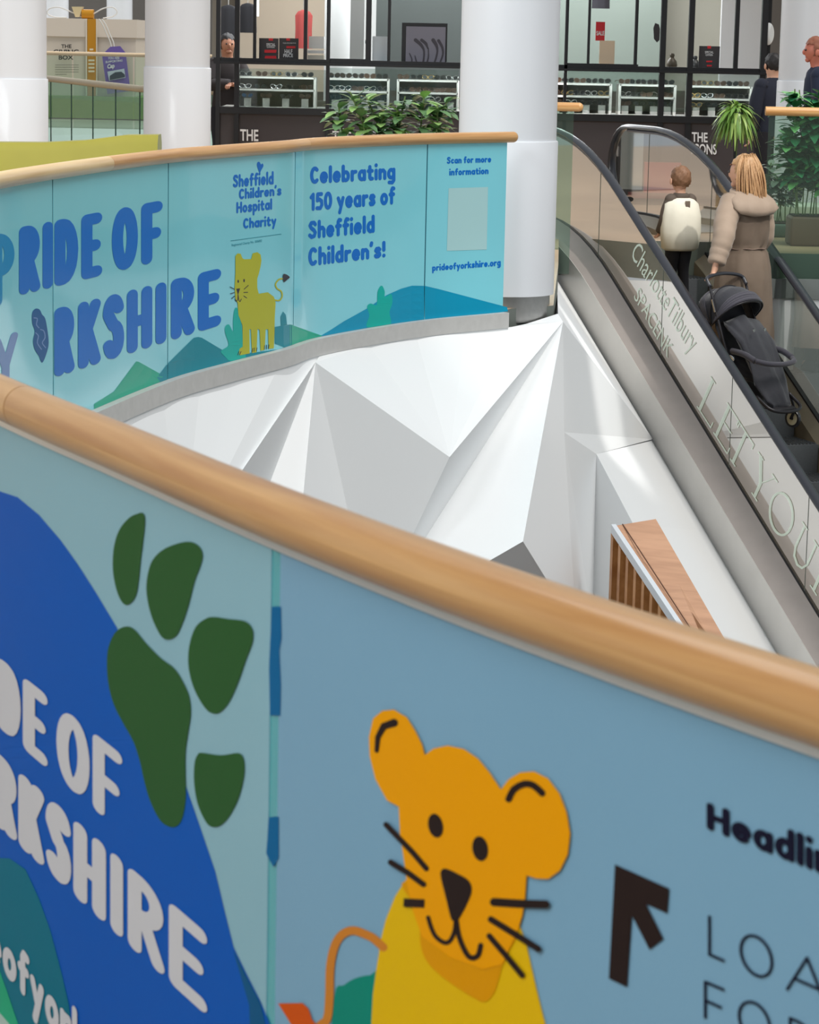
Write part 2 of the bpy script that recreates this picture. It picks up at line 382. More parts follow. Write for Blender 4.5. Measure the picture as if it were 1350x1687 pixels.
# ================================================================== STRUCTURE: floors, slab edges
def plan_len(pl):
    L=[0]
    for a,b in zip(pl,pl[1:]): L.append(L[-1]+(Vector(b[:2])-Vector(a[:2])).length)
    return L
def plan_at(pl,s):
    L=plan_len(pl)
    for i in range(len(pl)-1):
        if s<=L[i+1] or i==len(pl)-2:
            t=(s-L[i])/(L[i+1]-L[i]); a,b=Vector(pl[i][:2]),Vector(pl[i+1][:2]); return a.lerp(b,t)
def plan_cut(pl,s0,s1,step=.06):
    n=max(2,int((s1-s0)/step)+1); return [plan_at(pl,s0+(s1-s0)*k/(n-1)) for k in range(n)]
def plan_s(pl,p):
    L=plan_len(pl); best=None
    for i in range(len(pl)-1):
        a,b=Vector(pl[i][:2]),Vector(pl[i+1][:2]); e=b-a; t=max(0,min(1,(Vector(p[:2])-a).dot(e)/e.length_squared)); d=(a+e*t-Vector(p[:2])).length
        if best is None or d<best[0]: best=(d,L[i]+t*e.length)
    return best[1]
def strip(bm,pl,z0,z1,t0,t1,mi=0):
    """upright slab following a plan line, from offset t0 to t1 sideways"""
    n=len(pl); rows=[]
    for i in range(n):
        e=(pl[min(i+1,n-1)]-pl[max(i-1,0)]).normalized(); nn=Vector((e.y,-e.x)); a=pl[i]+nn*t0; b=pl[i]+nn*t1
        rows.append([bm.verts.new((a.x,a.y,z0)),bm.verts.new((b.x,b.y,z0)),bm.verts.new((b.x,b.y,z1)),bm.verts.new((a.x,a.y,z1))])
    fs=[bm.faces.new(rows[0]),bm.faces.new(rows[-1][::-1])]
    for i in range(n-1):
        for k in range(4): fs.append(bm.faces.new((rows[i][k],rows[i+1][k],rows[i+1][(k+1)%4],rows[i][(k+1)%4])))
    for f in fs: f.material_index=mi
    bmesh.ops.recalc_face_normals(bm,faces=fs)
NEAR=[(-1.9,6.9),(-1.12,5.1),(-.65,4.09),(-.395,3.58),(-.17,3.13),(.02,2.78),(.155,2.55),(.36,2.22),(.72,1.68),(1.3,.9)]
FAR=[(-1.55,6.9),(-1.72,8.4),(-1.68,9.8),(-1.53,11.05),(-1.23,12.6),(-.97,13.42),(-.72,14.1),(-.53,14.72),(.0,15.68),(.56,16.32)]
NP=[Vector((q.x,q.y)) for q in spline([(a,b,0) for a,b in NEAR],14)]
FP=[Vector((q.x,q.y)) for q in spline([(a,b,0) for a,b in FAR],14)]
# far side and near side floors (real slabs, 0.12 thick)
FLOORF=mat('floor_far',(188,160,130),.35,var=10,scale=3); FLOORN=mat('floor_near',(172,160,146),.4,var=6,scale=2)
bm=B()
def slab(bm,pts,z,t): prism(bm,[(x,y,z) for x,y in pts],(0,0,-t))
slab(bm,[(p.x-.02,p.y+.02) for p in FP]+[(.62,16.55),(.9,16.8),(1.1,20),(1.24,22.6),(1.24,45),(-2.6,45),(-2.6,29.6),(-3.2,30.4),(-4.75,34.2),(-5.6,35.8),(-7.5,38),(-30,38),(-30,6.9)],0,.3)
slab(bm,[(1.24,22.7),(2.75,22.7),(2.75,21.6),(30,21.6),(30,45),(1.24,45)],0,.3)
EDGE=mat('slab_edge_grey',(112,118,112),.6)
bm.normal_update()
for f in bm.faces:
    if abs(f.normal.z)<.5: f.material_index=1
put('floor_far',bm,(FLOORF,EDGE),smooth=None,kind='structure')
bm=B(); slab(bm,[(p.x+.0,p.y-.03) for p in NP]+[(12,.9),(12,-12),(-12,-12),(-12,6.9)],0,.3)
put('floor_near',bm,FLOORN,smooth=None,kind='structure')
bm=B(); box(bm,(0,20,-4.9),(60,90,.2)); put('floor_lower',bm,mat('floor_lower',(118,116,112),.4,var=5,scale=2),smooth=None,kind='structure')
bm=B(); box(bm,(0,-.9,4.6),(34,17.5,.3)); put('ceiling',bm,mat('ceiling_white',(228,228,226),.8),smooth=None,kind='structure')
bm=B(); box(bm,(0,-9.3,2.2),(34,.2,4.6)); put('wall_back',bm,mat('wall_warm_white',(196,196,196),.8),smooth=None,kind='structure')
# slab edge under the near balustrade, the lower level seen only from other places
bm=B(); strip(bm,NP,-1.0,-.02,-.03,.14); put('trim_1',bm,WHITE,smooth=30,kind='structure')
# steel shoe along the far curve
bm=B(); strip(bm,FP,-.095,.0,-.10,.05); put('trim_2',bm,STEELG,smooth=30,kind='structure')
bm=B(); strip(bm,FP,-.3,-.095,-.10,.045); put('trim_3',bm,WHITE,smooth=30,kind='structure')

# ================================================================== NEAR BALUSTRADE
nb=thing('balustrade','near curved glass balustrade printed with a big orange lion, dark green paw and white lettering','balustrade',(-.3,3.4,0))
RR=.034
cutA=plan_s(NP,az(33,672,1.085)); Ln=plan_len(NP)[-1]
for k,(s0,s1) in enumerate(((0,cutA-.0015),(cutA+.0015,Ln))):
    bm=B(); pl=plan_cut(NP,s0,s1,.05); tube(bm,[(p.x,p.y,1.085) for p in pl],RR,28,uv=True); put('handrail',bm,RAIL,nb)
bm=B(); strip(bm,plan_cut(NP,0,Ln),1.043,1.054,-.009,.009); put('glass_channel',bm,mat('bright_aluminium',(215,220,222),.3,.6),nb)
seam=plan_s(NP,Sheet(NP).hit(460,1100)[0])
VINYL_N=mat('pale_blue_vinyl',(130,176,204),.5,coat=.1,spec=.2,var=3,scale=3)
VINYL_N2=mat('pale_aqua_vinyl',(146,192,206),.5,coat=.1,spec=.2,var=3,scale=3)
G=.013
spans=[(0,seam-1.35-G),(seam-1.35+G,seam-G),(seam+G,seam+1.25-G),(seam+1.25+G,Ln)]
panels=[]
for k,(s0,s1) in enumerate(spans):
    bm=B(); strip(bm,plan_cut(NP,s0,s1),.02,1.042,-.006,.006); panels.append(put('glass_panel',bm,VINYL_N2 if k<2 else VINYL_N,nb,smooth=30))
for s_ in (seam-1.35,seam,seam+1.25):
    bm=B(); strip(bm,plan_cut(NP,s_-G,s_+G),.02,1.042,-.004,.005); sm_=put('seal_strip',bm,mat('teal_seal',(70,178,188),.25,coat=.6),nb)
bm=B(); strip(bm,plan_cut(NP,0,Ln),0,.06,-.03,.03); put('base_shoe',bm,STEELG,nb)
SN=Sheet(NP)
nOff=.0066
def dn(name,shapes,m,layer=0,seg=60,parent=None): return decal(parent or panels[1],name,shapes,m,SN,nOff+layer*.0006,seg,zmin=.03)
def ink(name,c): return mat(name,c,.5,coat=.03,spec=.06)
BLUE=ink('print_blue',(0,93,192)); TEALD=ink('print_dark_teal',(0,118,142)); GRN=ink('print_green',(36,176,130)); PAW=ink('print_dark_green',(44,94,46))
PALE=ink('print_pale_grey',(218,218,222)); ORG=ink('print_orange',(250,168,0)); ORG2=ink('print_deep_orange',(232,158,0)); YEL=ink('print_yellow',(238,192,12)); INK=ink('print_black_brown',(44,32,30))
NAVY=ink('print_navy',(24,24,46)); TAILC=ink('print_tail_brown',(214,134,48)); TIPC=ink('print_tail_orange',(218,88,16)); BUSH=ink('print_bush_green',(6,142,122))
a=2.8125
hill=[(-700,1100),(-330,830),(-120,800)]+[(0,807),(36,819),(71,848),(107,890),(135,929),(164,974),(199,1032),(250,1140),(290,1225),(315,1297),(342,1375),(362.5,1435),(378,1500),(393,1560),(415,1605),(438,1650),(452,1685),(452,2400),(-700,2400)]
dn('hill_print',[poly(hill)],BLUE,0)
dn('hill_print',[poly(cr_([(1040,1360),(1100,1480),(1160,1595),(1182,1690),(1182,2200),(1130,2200),(1110,1600)],0,1050,2.648))],ink('print_teal_edge',(10,92,140)),1)
dn('hill_print',[poly([(-300,1480),(-120,1420)]+cr_([(0,960),(60,962),(130,1010),(190,1140),(240,1280),(290,1470),(320,1600),(345,1800),(380,2300),(-600,2300)],0,1050,2.648))],TEALD,1)
dn('hill_print',[poly(cr_([(-160,1150),(0,1400),(50,1540),(105,1700),(260,2200),(-300,2200)],0,1050,2.648))],GRN,2)
toes=[[(685,182),(695,210),(690,280),(675,400),(665,500),(650,570),(615,607),(585,590),(560,530),(545,440),(550,340),(575,260),(620,205),(660,185)],
[(885,315),(940,330),(963,370),(955,420),(925,500),(900,600),(870,690),(840,750),(800,768),(765,745),(725,660),(703,560),(705,480),(730,400),(790,345)],
[(1020,663),(1080,672),(1160,683),(1195,720),(1195,780),(1165,860),(1130,960),(1090,1050),(1050,1100),(1015,1110),(975,1085),(925,1000),(898,900),(900,800),(930,710),(980,670)],
[(960,1292),(1050,1303),(1130,1293),(1155,1325),(1155,1400),(1130,1500),(1090,1580),(1050,1625),(1015,1635),(980,1615),(940,1530),(923,1430),(925,1340),(940,1300)],
[(610,707),(650,725),(700,785),(770,855),(830,900),(870,960),(900,1030),(908,1110),(895,1200),(883,1290),(883,1400),(885,1500),(870,1590),(845,1630),(810,1635),(765,1605),(720,1520),(690,1420),(670,1330),(640,1240),(590,1150),(550,1070),(525,980),(517,880),(525,800),(560,730)]]
dn('paw_print',[poly(cr_(t,0,780,a),True) for t in toes],PAW,1)
top=line(3,1079.6,210,1243); bot=line(3,1195,210,1372)
dn('lettering',[fatword([('P',-112,-72),('R',-67,-25),('I',-20,-3),('D',3,42),('E',45.5,86.5),('O',101,156),('F',161,210)],top,bot,20)],PALE,2,30)
top=line(0,1236,350.5,1537); bot=line(0,1357,350.5,1673)
dn('lettering',[fatword([('Y',-97,-54),('O',-52,-9),('R',-5,36),('K',38,81),('S',83,125.5),('H',129,183),('I',190,211.5),('R',219,280),('E',287,350.5)],top,bot,23)],PALE,2,30)
bl=lambda x:1605+1.13*(x-19)
dn('lettering',[chunky('prideofyorkshire.org',[(-92,bl(-92)+4),(330,bl(330)+4),(-92,bl(-92)-70),(330,bl(330)-80)],pen=.2)],PALE,3,30)
o_=(460,1140); s_=2.596
L=lambda pts:cr_(pts,460,1140,s_)
PR=panels[2]
d2=lambda *q,**k:dn(*q,parent=PR,**k)
d2('bush_print',[poly(L([(258,1300),(300,1250),(350,1220),(410,1208),(470,1215),(480,1700),(255,1700)]),True)],BUSH,0)
d2('lion_tail',[stroke(L([(470,1088),(430,1052),(400,1036),(340,1016),(290,1036),(258,1090),(241,1180),(238,1300),(228,1395),(195,1425),(150,1500)]),14,sm=3)],TAILC,1)
d2('lion_tail_tip',[poly(L([(20,1328),(125,1326),(150,1350),(165,1395),(195,1430),(150,1560),(90,1440)]))],TIPC,2)
body=[(565,800),(520,870),(480,970),(460,1050),(440,1180),(425,1290),(418,1420),(400,1900),(1230,1900),(1165,1420),(1125,1260),(1100,1150),(1080,1060),(1040,960),(900,850),(700,790)]
d2('lion_body',[poly(L(body))],YEL,1)
chin=[(575,800),(598,900),(625,985),(632,1080),(660,1150),(720,1210),(790,1260),(860,1303),(905,1320),(945,1285),(970,1210),(990,1140),(1055,1000),(1000,850)]
d2('lion_chin',[poly(L(chin),True)],ORG2,2)
head=[(540,487),(490,460),(440,370),(415,270),(412,190),(430,110),(470,77),(520,72),(575,105),(610,160),(640,220),(652,266),(690,238),(750,225),(820,240),(880,280),(930,340),(978,412),(1010,370),(1060,340),(1120,335),(1180,365),(1230,430),(1260,510),(1275,600),(1265,690),(1230,760),(1180,795),(1130,793),(1088,780),(1082,870),(1070,950),(1052,1010),(1020,1080),(985,1160),(900,1180),(760,1130),(640,1040),(600,930),(575,810),(560,700),(545,600)]
d2('lion_head',[poly(L(head))],ORG,3)
F_=[('eye',ell(460+700/s_,1140+567/s_,12.2,20,-.2)),('eye',ell(460+891/s_,1140+665/s_,13,20.5,-.15)),
 ('nose',poly(L([(740,750),(790,770),(840,800),(855,840),(840,890),(800,965),(780,975),(765,960),(745,880),(725,800),(722,765)]),True)),
 ('mouth',stroke(L([(787,965),(780,1020),(760,1060),(735,1066),(700,1040),(680,1000),(668,960)]),7,sm=3)),('mouth',stroke(L([(787,965),(800,1040),(830,1110),(855,1132),(882,1120),(893,1078)]),8.5,sm=3)),
 ('whisker',stroke(L([(487,563),(600,680),(660,750)]),9)),('whisker',stroke(L([(507,724),(580,768),(648,818)]),9.5)),('whisker',stroke(L([(562,896),(652,900)]),14,False)),
 ('whisker',stroke(L([(950,893),(1060,900),(1172,903)]),13.5)),('whisker',stroke(L([(937,967),(1040,1030),(1140,1093)]),10.5)),('whisker',stroke(L([(930,1038),(1000,1120),(1070,1205)]),9.5)),
 ('ear_line',stroke(L([(447,247),(452,190),(478,142),(522,128)]),[7,9,11,13])),('ear_line',stroke(L([(1013,453),(1035,412),(1080,388),(1120,395),(1157,428)]),11,sm=2))]
for nm_,q_ in F_: d2('lion_'+nm_,[q_],INK,4,30)
A8=lambda pts:cr_(pts,900,1000,2.4556)
d2('arrow_print',[poly(A8([(303,1037),(523,1135),(515,1235),(430,1198),(500,1338),(443,1382),(372,1245),(352,1533),(278,1498)]))],INK,1)
d2('lettering',[chunky('Headlines',[A8([(674,895)])[0],A8([(1068,1050)])[0],A8([(674,782)])[0],A8([(1068,912)])[0]],pen=.2,ref='Headl')],NAVY,1,30)
thin=[]
def thinw(items,tp,bt,pen):
    for ch,x0,x1 in items:
        al_=[]
        for st in FAT[ch]:
            pts=[]
            for u,v in st:
                x=x0+u*(x1-x0); pts.append((x,bt(x)-(bt(x)-tp(x))*v))
            al_+=stroke2d(pts,pen)
        thin.append(('multi',al_))
tp=line(*A8([(690,1250)])[0],*A8([(1075,1412)])[0]); bt=line(*A8([(680,1398)])[0],*A8([(1000,1540)])[0])
f8=lambda x:900+x/2.4556
thinw([('L',f8(685),f8(742)),('O',f8(812),f8(938)),('A',f8(1000),f8(1160))],tp,bt,4.6)
tp=line(*A8([(670,1512)])[0],*A8([(870,1597)])[0]); bt=line(*A8([(662,1652)])[0],*A8([(870,1752)])[0])
thinw([('F',f8(668),f8(742)),('O',f8(805),f8(930)),('R',f8(1012),f8(1100))],tp,bt,4.6)
[d2('lettering',[q_],NAVY,1,30) for q_ in thin]
# blue print seen through the seam
d_=[poly(cr_([(1283,615),(1325,615),(1328,760),(1318,820),(1325,980),(1322,1120),(1275,1118),(1270,900)],0,780,a)),poly(cr_([(1210,780),(1238,780),(1238,960),(1215,1000),(1183,940),(1190,860)],0,1050,2.648)),poly(cr_([(1268,1590),(1312,1590),(1310,1690),(1262,1690)],0,780,a))]
[dn('seam_mark',[q_],ink('seam_blue',(10,105,160)),.2,parent=nb) for q_ in d_]

# ================================================================== FAR BALUSTRADE
fb=thing('balustrade','far curved glass balustrade with turquoise charity print and pale wooden handrail','balustrade',(-.9,13.5,0))
Lf=plan_len(FP)[-1]
cuts=[0,plan_s(FP,az(120,268,1.085)),plan_s(FP,az(500,238,1.085)),Lf]
for k in range(3):
    bm=B(); pl=plan_cut(FP,cuts[k]+(.001 if k else 0),cuts[k+1]-.001+(.05 if k==2 else 0),.06); tube(bm,[(p.x,p.y,1.085) for p in pl],.034,22,uv=True)
    if k==2: sphere(bm,(pl[-1].x,pl[-1].y,1.085),.034,u=16,v=10)
    put('handrail',bm,RAIL2 if k==0 else RAIL,fb)
SF=Sheet(FP)
seams=[0]+[plan_s(FP,SF.hit(*q)[0]) for q in ((85,450),(275,450),(483,420),(700,400))]+[Lf-.005]
VF=mat('turquoise_vinyl',(128,218,232),.25,coat=.5,var=3,scale=3)
fpan=[]
for k in range(5):
    bm=B(); strip(bm,plan_cut(FP,seams[k]+.006*(k>0),seams[k+1]-.006),.0,1.055,-.006,.006); fpan.append(put('glass_panel',bm,VF,fb,smooth=30))
for s_ in seams[1:-1]:
    bm=B(); strip(bm,plan_cut(FP,s_-.006,s_+.006),.0,1.055,-.003,.004); put('seal_strip',bm,mat('dark_teal_seal',(10,92,110),.4),fb)
def df(k,name,shapes,m,layer=0,seg=25): return decal(fpan[k],name,shapes,m,SF,.0066+layer*.0005,seg,zmin=.0015)
def fink(name,c): return mat(name,c,.35,coat=.1,spec=.12)
FBL=fink('far_print_blue',(0,112,205)); FBL2=fink('far_print_cyan_blue',(0,140,196)); FTE=fink('far_print_teal',(0,138,156)); FTB=fink('far_print_blue_teal',(0,152,190)); FGR=fink('far_print_green',(30,172,142)); FLI=fink('far_print_lime',(184,186,46)); FDK=fink('far_print_dark',(52,44,54)); FG2=fink('far_print_aqua_green',(0,178,166)); FCY=fink('far_print_lilac',(120,150,200))
A=lambda pts:cr_(pts,0,240,3.667)
C2=lambda pts:cr_(pts,250,200,4.017)
C3=lambda pts:cr_(pts,470,200,3.375)
top=line(28.6,374.5,266,329.5); bot=line(28.6,487,266,429)
df(1,'lettering',[fatword([('R',28.6,64),('I',67.4,85)],top,bot,17.5)],FBL,1,20)
df(1,'lettering',[fatword([('D',87,126.5),('E',131.5,166.2),('O',182,225),('F',230.4,266)],top,bot,18.5)],FBL,1,20)
df(0,'lettering',[fatword([('P',-16,21.2)],line(-16,385,21,385),line(-16,508,21,497),17)],FBL2,1,20)
top=line(86.7,509,362.5,441); bot=line(86.7,622,362.5,535)
df(1,'lettering',[fatword([('R',86.7,120.5),('K',126,163.6),('S',167,202.3),('H',206.7,248.7),('I',253.6,272.5),('R',279.4,319),('E',324,362.5)],top,bot,18)],FBL,2,20)
df(0,'lettering',[fatword([('Y',-14,27)],line(-14,560,27,545),line(-14,650,27,640),13)],FCY,1,20)
bm_heart=A([(185,1010),(205,985),(230,990),(245,1020),(262,1040),(275,1100),(285,1190),(270,1260),(245,1310),(225,1270),(200,1230),(190,1180),(200,1120),(185,1070)])
df(0,'doodle_print',[poly(bm_heart,True)],fink('far_print_dark_blue',(14,90,150)),1,20)
df(0,'doodle_print',[stroke(A(p),1.6,sm=3) for p in ([(195,1040),(215,1045),(210,1080),(225,1100)],[(235,1110),(255,1120),(262,1160),(245,1190),(265,1220)],[(205,1130),(222,1150),(215,1190),(240,1230)])],FCY,2,20)
df(1,'hill_print',[poly(A([(560,1560),(680,1485),(815,1303),(830,1305),(1000,1400),(1005,1470),(560,1640)]))],FGR,1)
df(1,'hill_print',[poly(A([(940,1400),(1002,1320),(1002,1450),(960,1430)]))],FTE,2)
df(2,'hill_print',[poly(C2([(100,1600),(270,1432),(300,1426),(325,1432),(460,1512),(560,1540),(925,1500),(925,1640),(100,1760)]))],FTE,1)
df(2,'bush_print',[poly(C2([(560,1640),(480,1560),(450,1520),(500,1480),(478,1400),(480,1355),(505,1345),(530,1390),(530,1320),(540,1245),(560,1240),(585,1340),(600,1480),(620,1620)]),True)],FG2,2)
df(2,'bush_print',[poly(C2([(806,1360),(848,1352),(846,1290),(862,1258),(880,1280),(888,1345),(922,1345),(922,1480),(870,1495),(808,1470)]))],FTE,2)
df(2,'logo_lettering',[chunky('Sheffield',[C2([(530,440)])[0],C2([(800,418)])[0],C2([(530,352)])[0],C2([(800,328)])[0]],pen=.2),
 chunky("Children's",[C2([(570,518)])[0],C2([(852,490)])[0],C2([(570,445)])[0],C2([(852,418)])[0]],pen=.2),
 chunky('Hospital',[C2([(553,610)])[0],C2([(790,585)])[0],C2([(553,532)])[0],C2([(790,508)])[0]],pen=.2),
 chunky('Charity',[C2([(598,712)])[0],C2([(818,690)])[0],C2([(598,640)])[0],C2([(818,618)])[0]],pen=.2),
 poly(C2([(692,272),(706,268),(716,285),(726,278),(732,295),(716,325),(708,345),(700,325),(690,295)]),True)],FBL,1,12)
df(2,'logo_lettering',[stroke(C2([(515,790),(850,745)]),.8),typed('Registered Charity No. 505002',[C2([(522,826)])[0],C2([(722,796)])[0],C2([(522,810)])[0],C2([(722,780)])[0]])],FTE,1,20)
LB=[(545,890),(560,873),(580,875),(592,905),(604,912),(650,910),(660,872),(690,865),(712,880),(718,920),(712,960),(700,1010),(690,1040),(690,1100),(700,1140),(760,1130),(800,1160),(812,1200),(806,1300),(804,1400),(800,1500),(765,1505),(762,1375),(746,1375),(740,1512),(712,1517),(706,1380),(692,1372),(686,1527),(655,1532),(648,1375),(638,1375),(640,1535),(570,1548),(572,1505),(594,1490),(592,1350),(565,1280),(560,1200),(545,1180),(540,1100),(545,1000)]
df(2,'lion_print',[poly(C2(LB))],FLI,3)
df(2,'lion_tail_print',[stroke(C2([(800,1180),(835,1185),(855,1160),(850,1125),(822,1105),(812,1075),(835,1045),(862,1040)]),2.4,sm=3)],FLI,2)
df(2,'lion_tail_tip',[poly(C2([(860,1015),(878,1010),(905,1030),(890,1045),(865,1062)]),True)],FDK,4,12)
for q_ in (ell(*C2([(563,1058)])[0],1.3,2.6),ell(*C2([(602,1053)])[0],1.3,2.8)): df(2,'lion_eye',[q_],FDK,4,12)
df(2,'lion_nose_and_mouth',[('multi',[C2([(550,1107),(576,1104),(562,1150)])]+stroke(C2([(562,1145),(560,1180),(552,1190),(542,1175)]),1.2)[1]+stroke(C2([(562,1145),(568,1185),(576,1192),(584,1175)]),1.2)[1])],FDK,4,12)
for q in ([(510,1095),(538,1110)],[(512,1140),(538,1132)],[(520,1172),(540,1155)],[(602,1110),(630,1085)],[(600,1132),(626,1130)],[(600,1155),(620,1168)]): df(2,'lion_whisker',[stroke(C2(q),1.2)],FDK,4,12)
for q in ([(560,1545),(568,1522)],[(572,1545),(582,1522)],[(655,1525),(662,1500)],[(668,1522),(672,1498)],[(684,1520),(688,1498)],[(736,1508),(738,1482)],[(750,1506),(752,1480)],[(764,1503),(767,1478)]): df(2,'lion_claw',[stroke(C2(q),1.1)],FDK,4,12)
def ty(k,t,b0,b1,c0,c1,bold=.045,**q): df(k,'lettering',[chunky(t,[C3([b0])[0],C3([b1])[0],C3([c0])[0],C3([c1])[0]],pen=.215)],FBL,1,14)
ty(3,'Celebrating',(132,350),(608,323),(132,250),(608,226),.05)
ty(3,'150 years of',(130,500),(606,462),(130,396),(606,360),.05)
ty(3,'Sheffield',(122,657),(493,620),(122,553),(493,518),.05)
ty(3,"Children's!",(122,808),(553,757),(122,700),(553,662),.05)
ty(4,'Scan for more',(895,236),(1142,228),(895,197),(1142,190),.045)
ty(4,'information',(908,302),(1127,293),(908,262),(1127,254),.045)
ty(4,'prideofyorkshire.org',(813,833),(1195,803),(813,795),(1195,763),.04)
df(4,'pale_print_patch',[poly([(738,310),(803,308),(801,411),(735,413)])],fink('far_print_pale',(176,218,220)),1)
df(3,'hill_print',[poly(C3([(185,1200),(320,1112),(450,1040),(560,965),(640,930),(700,913),(768,914),(768,1260),(185,1260)]))],FTB,1)
df(4,'hill_print',[poly(C3([(772,914),(850,932),(1230,1032),(1234,1100),(772,1200)]))],FTB,1)
df(3,'bush_print',[poly(C3([(450,1145),(462,1080),(450,1030),(470,1012),(503,1020),(508,950),(522,918),(536,916),(548,945),(550,975),(585,960),(590,1010),(575,1060),(584,1120),(560,1150)]),True)],FG2,2)
df(3,'hill_print',[poly(C3([(20,1128),(190,1188),(215,1215),(20,1290)]))],FGR,1)
df(2,'hill_print',[poly(C2([(918,1345),(930,1350),(930,1500),(918,1500)]))],FGR,3)
# ================================================================== WHITE FACETED WALL below the far slab edge
EK=Vector((1.4,22.7)); ED=Vector((.36,-.93)).normalized(); EN=Vector((-ED.y,ED.x))   # down-slope, and to the right
TN=math.tan(math.radians(30)); KS=.75
def z0(s):
    if s<=-KS: return 0.0
    if s<KS: return -TN*(s+KS)**2/(4*KS)
    return -TN*s
def esc(s,off,dz):
    p=EK+ED*s+EN*off; return Vector((p.x,p.y,z0(s)+dz))
def kb(px,py):       # on the outer face line of the far slab edge
    p,n=SF.hit(px,py); q=p+n*.03; q.z=min(q.z,-.09); return q
FA={}
FA['k0']=Vector((FP[20].x+.03,FP[20].y,-.1))
A1=ad(520,597,14.45); A2=ad(928,530,16.6); MM=ad(741,753,14.9); BB=ad(613,1024,14.6)
P0=ad(300,921,11.95); P1=ad(364,1009,13.3); P2=ad(480,1033,13.3); CC=ad(862,892,14.85); C0=ad(700,985,14.65); C1=ad(950,1034,15.4)
Q1=ad(930,712,16.2); VV=esc(2.02,-.2,-.28); W1=ad(983,748,17.3); W2=ad(1043,862,16.8); W3=ad(1250,1255,15.2); W0=ad(986,1092,17.1)
E1=Vector((.93,16.78,-.05)); E2=esc(.1,-.22,-.2)
def on_plane(px,py,a,b,c):
    n=(b-a).cross(c-a); d=ray(px,py); o=Vector((0,0,H)); return o+d*((a-o).dot(n)/d.dot(n))
CC=on_plane(862,892,A2,BB,C0); C1=on_plane(950,1034,A2,CC,Q1)
def lower(v,d=2.4,dy=-.2): return Vector((v.x,v.y+dy,v.z-d))
bm=B(); VC={}
def fv(p):
    k=tuple(round(c,4) for c in p)
    if k not in VC: VC[k]=bm.verts.new(p)
    return VC[k]
def face(*ps):
    if len(ps)==3 or len(ps)==4: pass
    try: bm.faces.new([fv(p) for p in ps])
    except ValueError: pass
top=[kb(x,y) for x,y in ((90,700),(140,685),(200,672),(260,650),(320,632),(380,613),(450,596),(520,581),(600,563),(680,550),(760,538),(838,527))]
top=[Vector((q.x,q.y,-.095)) for q in top]; LL=Vector((-1.45,10.6,-.1)); BLo=Vector((-1.0,10.0,-2.6))
for a_,b_ in zip([LL]+top[:7],top[:8]): face(a_,b_,P0)
face(LL,P0,BLo); face(top[7],A1,P0); face(A1,top[7],top[8]); face(A1,top[8],MM)
for a_,b_ in zip(top[8:],top[9:]): face(a_,b_,MM)
face(A1,P0,P1); face(A1,P1,P2); face(A1,P2,BB); face(A1,BB,MM)
face(top[-1],A2,MM); face(top[-1],Vector((.72,16.55,-.095)),A2); face(Vector((.72,16.55,-.095)),E1,A2)
face(A2,MM,BB); face(A2,BB,C0); face(A2,C0,CC); face(CC,C0,C1); face(A2,CC,Q1); face(CC,C1,Q1)
face(E1,A2,E2); face(A2,Q1,VV); face(A2,VV,E2)
face(Q1,VV,W1); face(Q1,W1,W0); face(Q1,W0,C1)
# down to the lower hall
Z=-4.8
base=[BLo,P0,P1,P2,BB,C0,C1,W0]
for a_,b_ in zip(base,base[1:]): face(a_,b_,Vector((b_.x,b_.y-.3,Z)),Vector((a_.x,a_.y-.3,Z)))
bmesh.ops.recalc_face_normals(bm,faces=bm.faces)
put('wall_front',bm,WHITE,smooth=None,kind='structure')
# white cladding wall that runs down beside the escalator, with its returned left face
bm=B(); VC={}
Es=[esc(s,-.205,-.29) for s in (2.02,3,4,5,6,7.4)]
face(W1,Es[0],Es[1]); face(W1,Es[1],W2); face(W2,Es[1],Es[2]); face(W2,Es[2],W3); face(W3,Es[2],Es[3]); face(W3,Es[3],Es[4]); face(W3,Es[4],Es[5])
bmesh.ops.recalc_face_normals(bm,faces=bm.faces)
lw=lambda v: Vector((v.x-.45,v.y-.25,v.z-3))
face(W1,W2,lw(W2),lw(W1)); face(W2,W3,lw(W3),lw(W2)) 
put('wall_side',bm,WHITE,smooth=None,kind='structure')

# ================================================================== COLUMNS
COLM=mat('column_paint',(226,228,232),.42,var=2,scale=2,coat=.15)
def column(px_c,D,r,zr,z0_,label,ring=False):
    c=ad(px_c,100,D); t=thing('column',label,'column',(c.x,c.y,z0_))
    bm=B(); lathe(bm,[(r,zr),(r,8.0)],(c.x,c.y,0),64); put('shaft',bm,COLM,t)
    bm=B(); zb=z0_+(.165 if ring else 0); lathe(bm,[(r+.006,zb),(r+.012,zb+.002),(r+.012,zr-.004),(r+.008,zr+.004),(r,zr+.004)],(c.x,c.y,0),64); put('lower_sleeve',bm,COLM,t)
    if ring:
        bm=B(); lathe(bm,[(r-.012,z0_),(r-.012,zb+.01)],(c.x,c.y,0),64); put('base_ring',bm,STEEL,t)
    return t
column(840,16.87,.313,1.045,-.095,'thick white round column behind the end of the turquoise balustrade',True)
column(292.5,24.5,.3,1.375,0,'white round column between the gift box and the shopfront')
column(17,22,.3,1.285,0,'shaded grey-white column at the left edge of the photo')
column(1336,25.5,.30,1.36,0,'pale column behind the glossy bush at right')

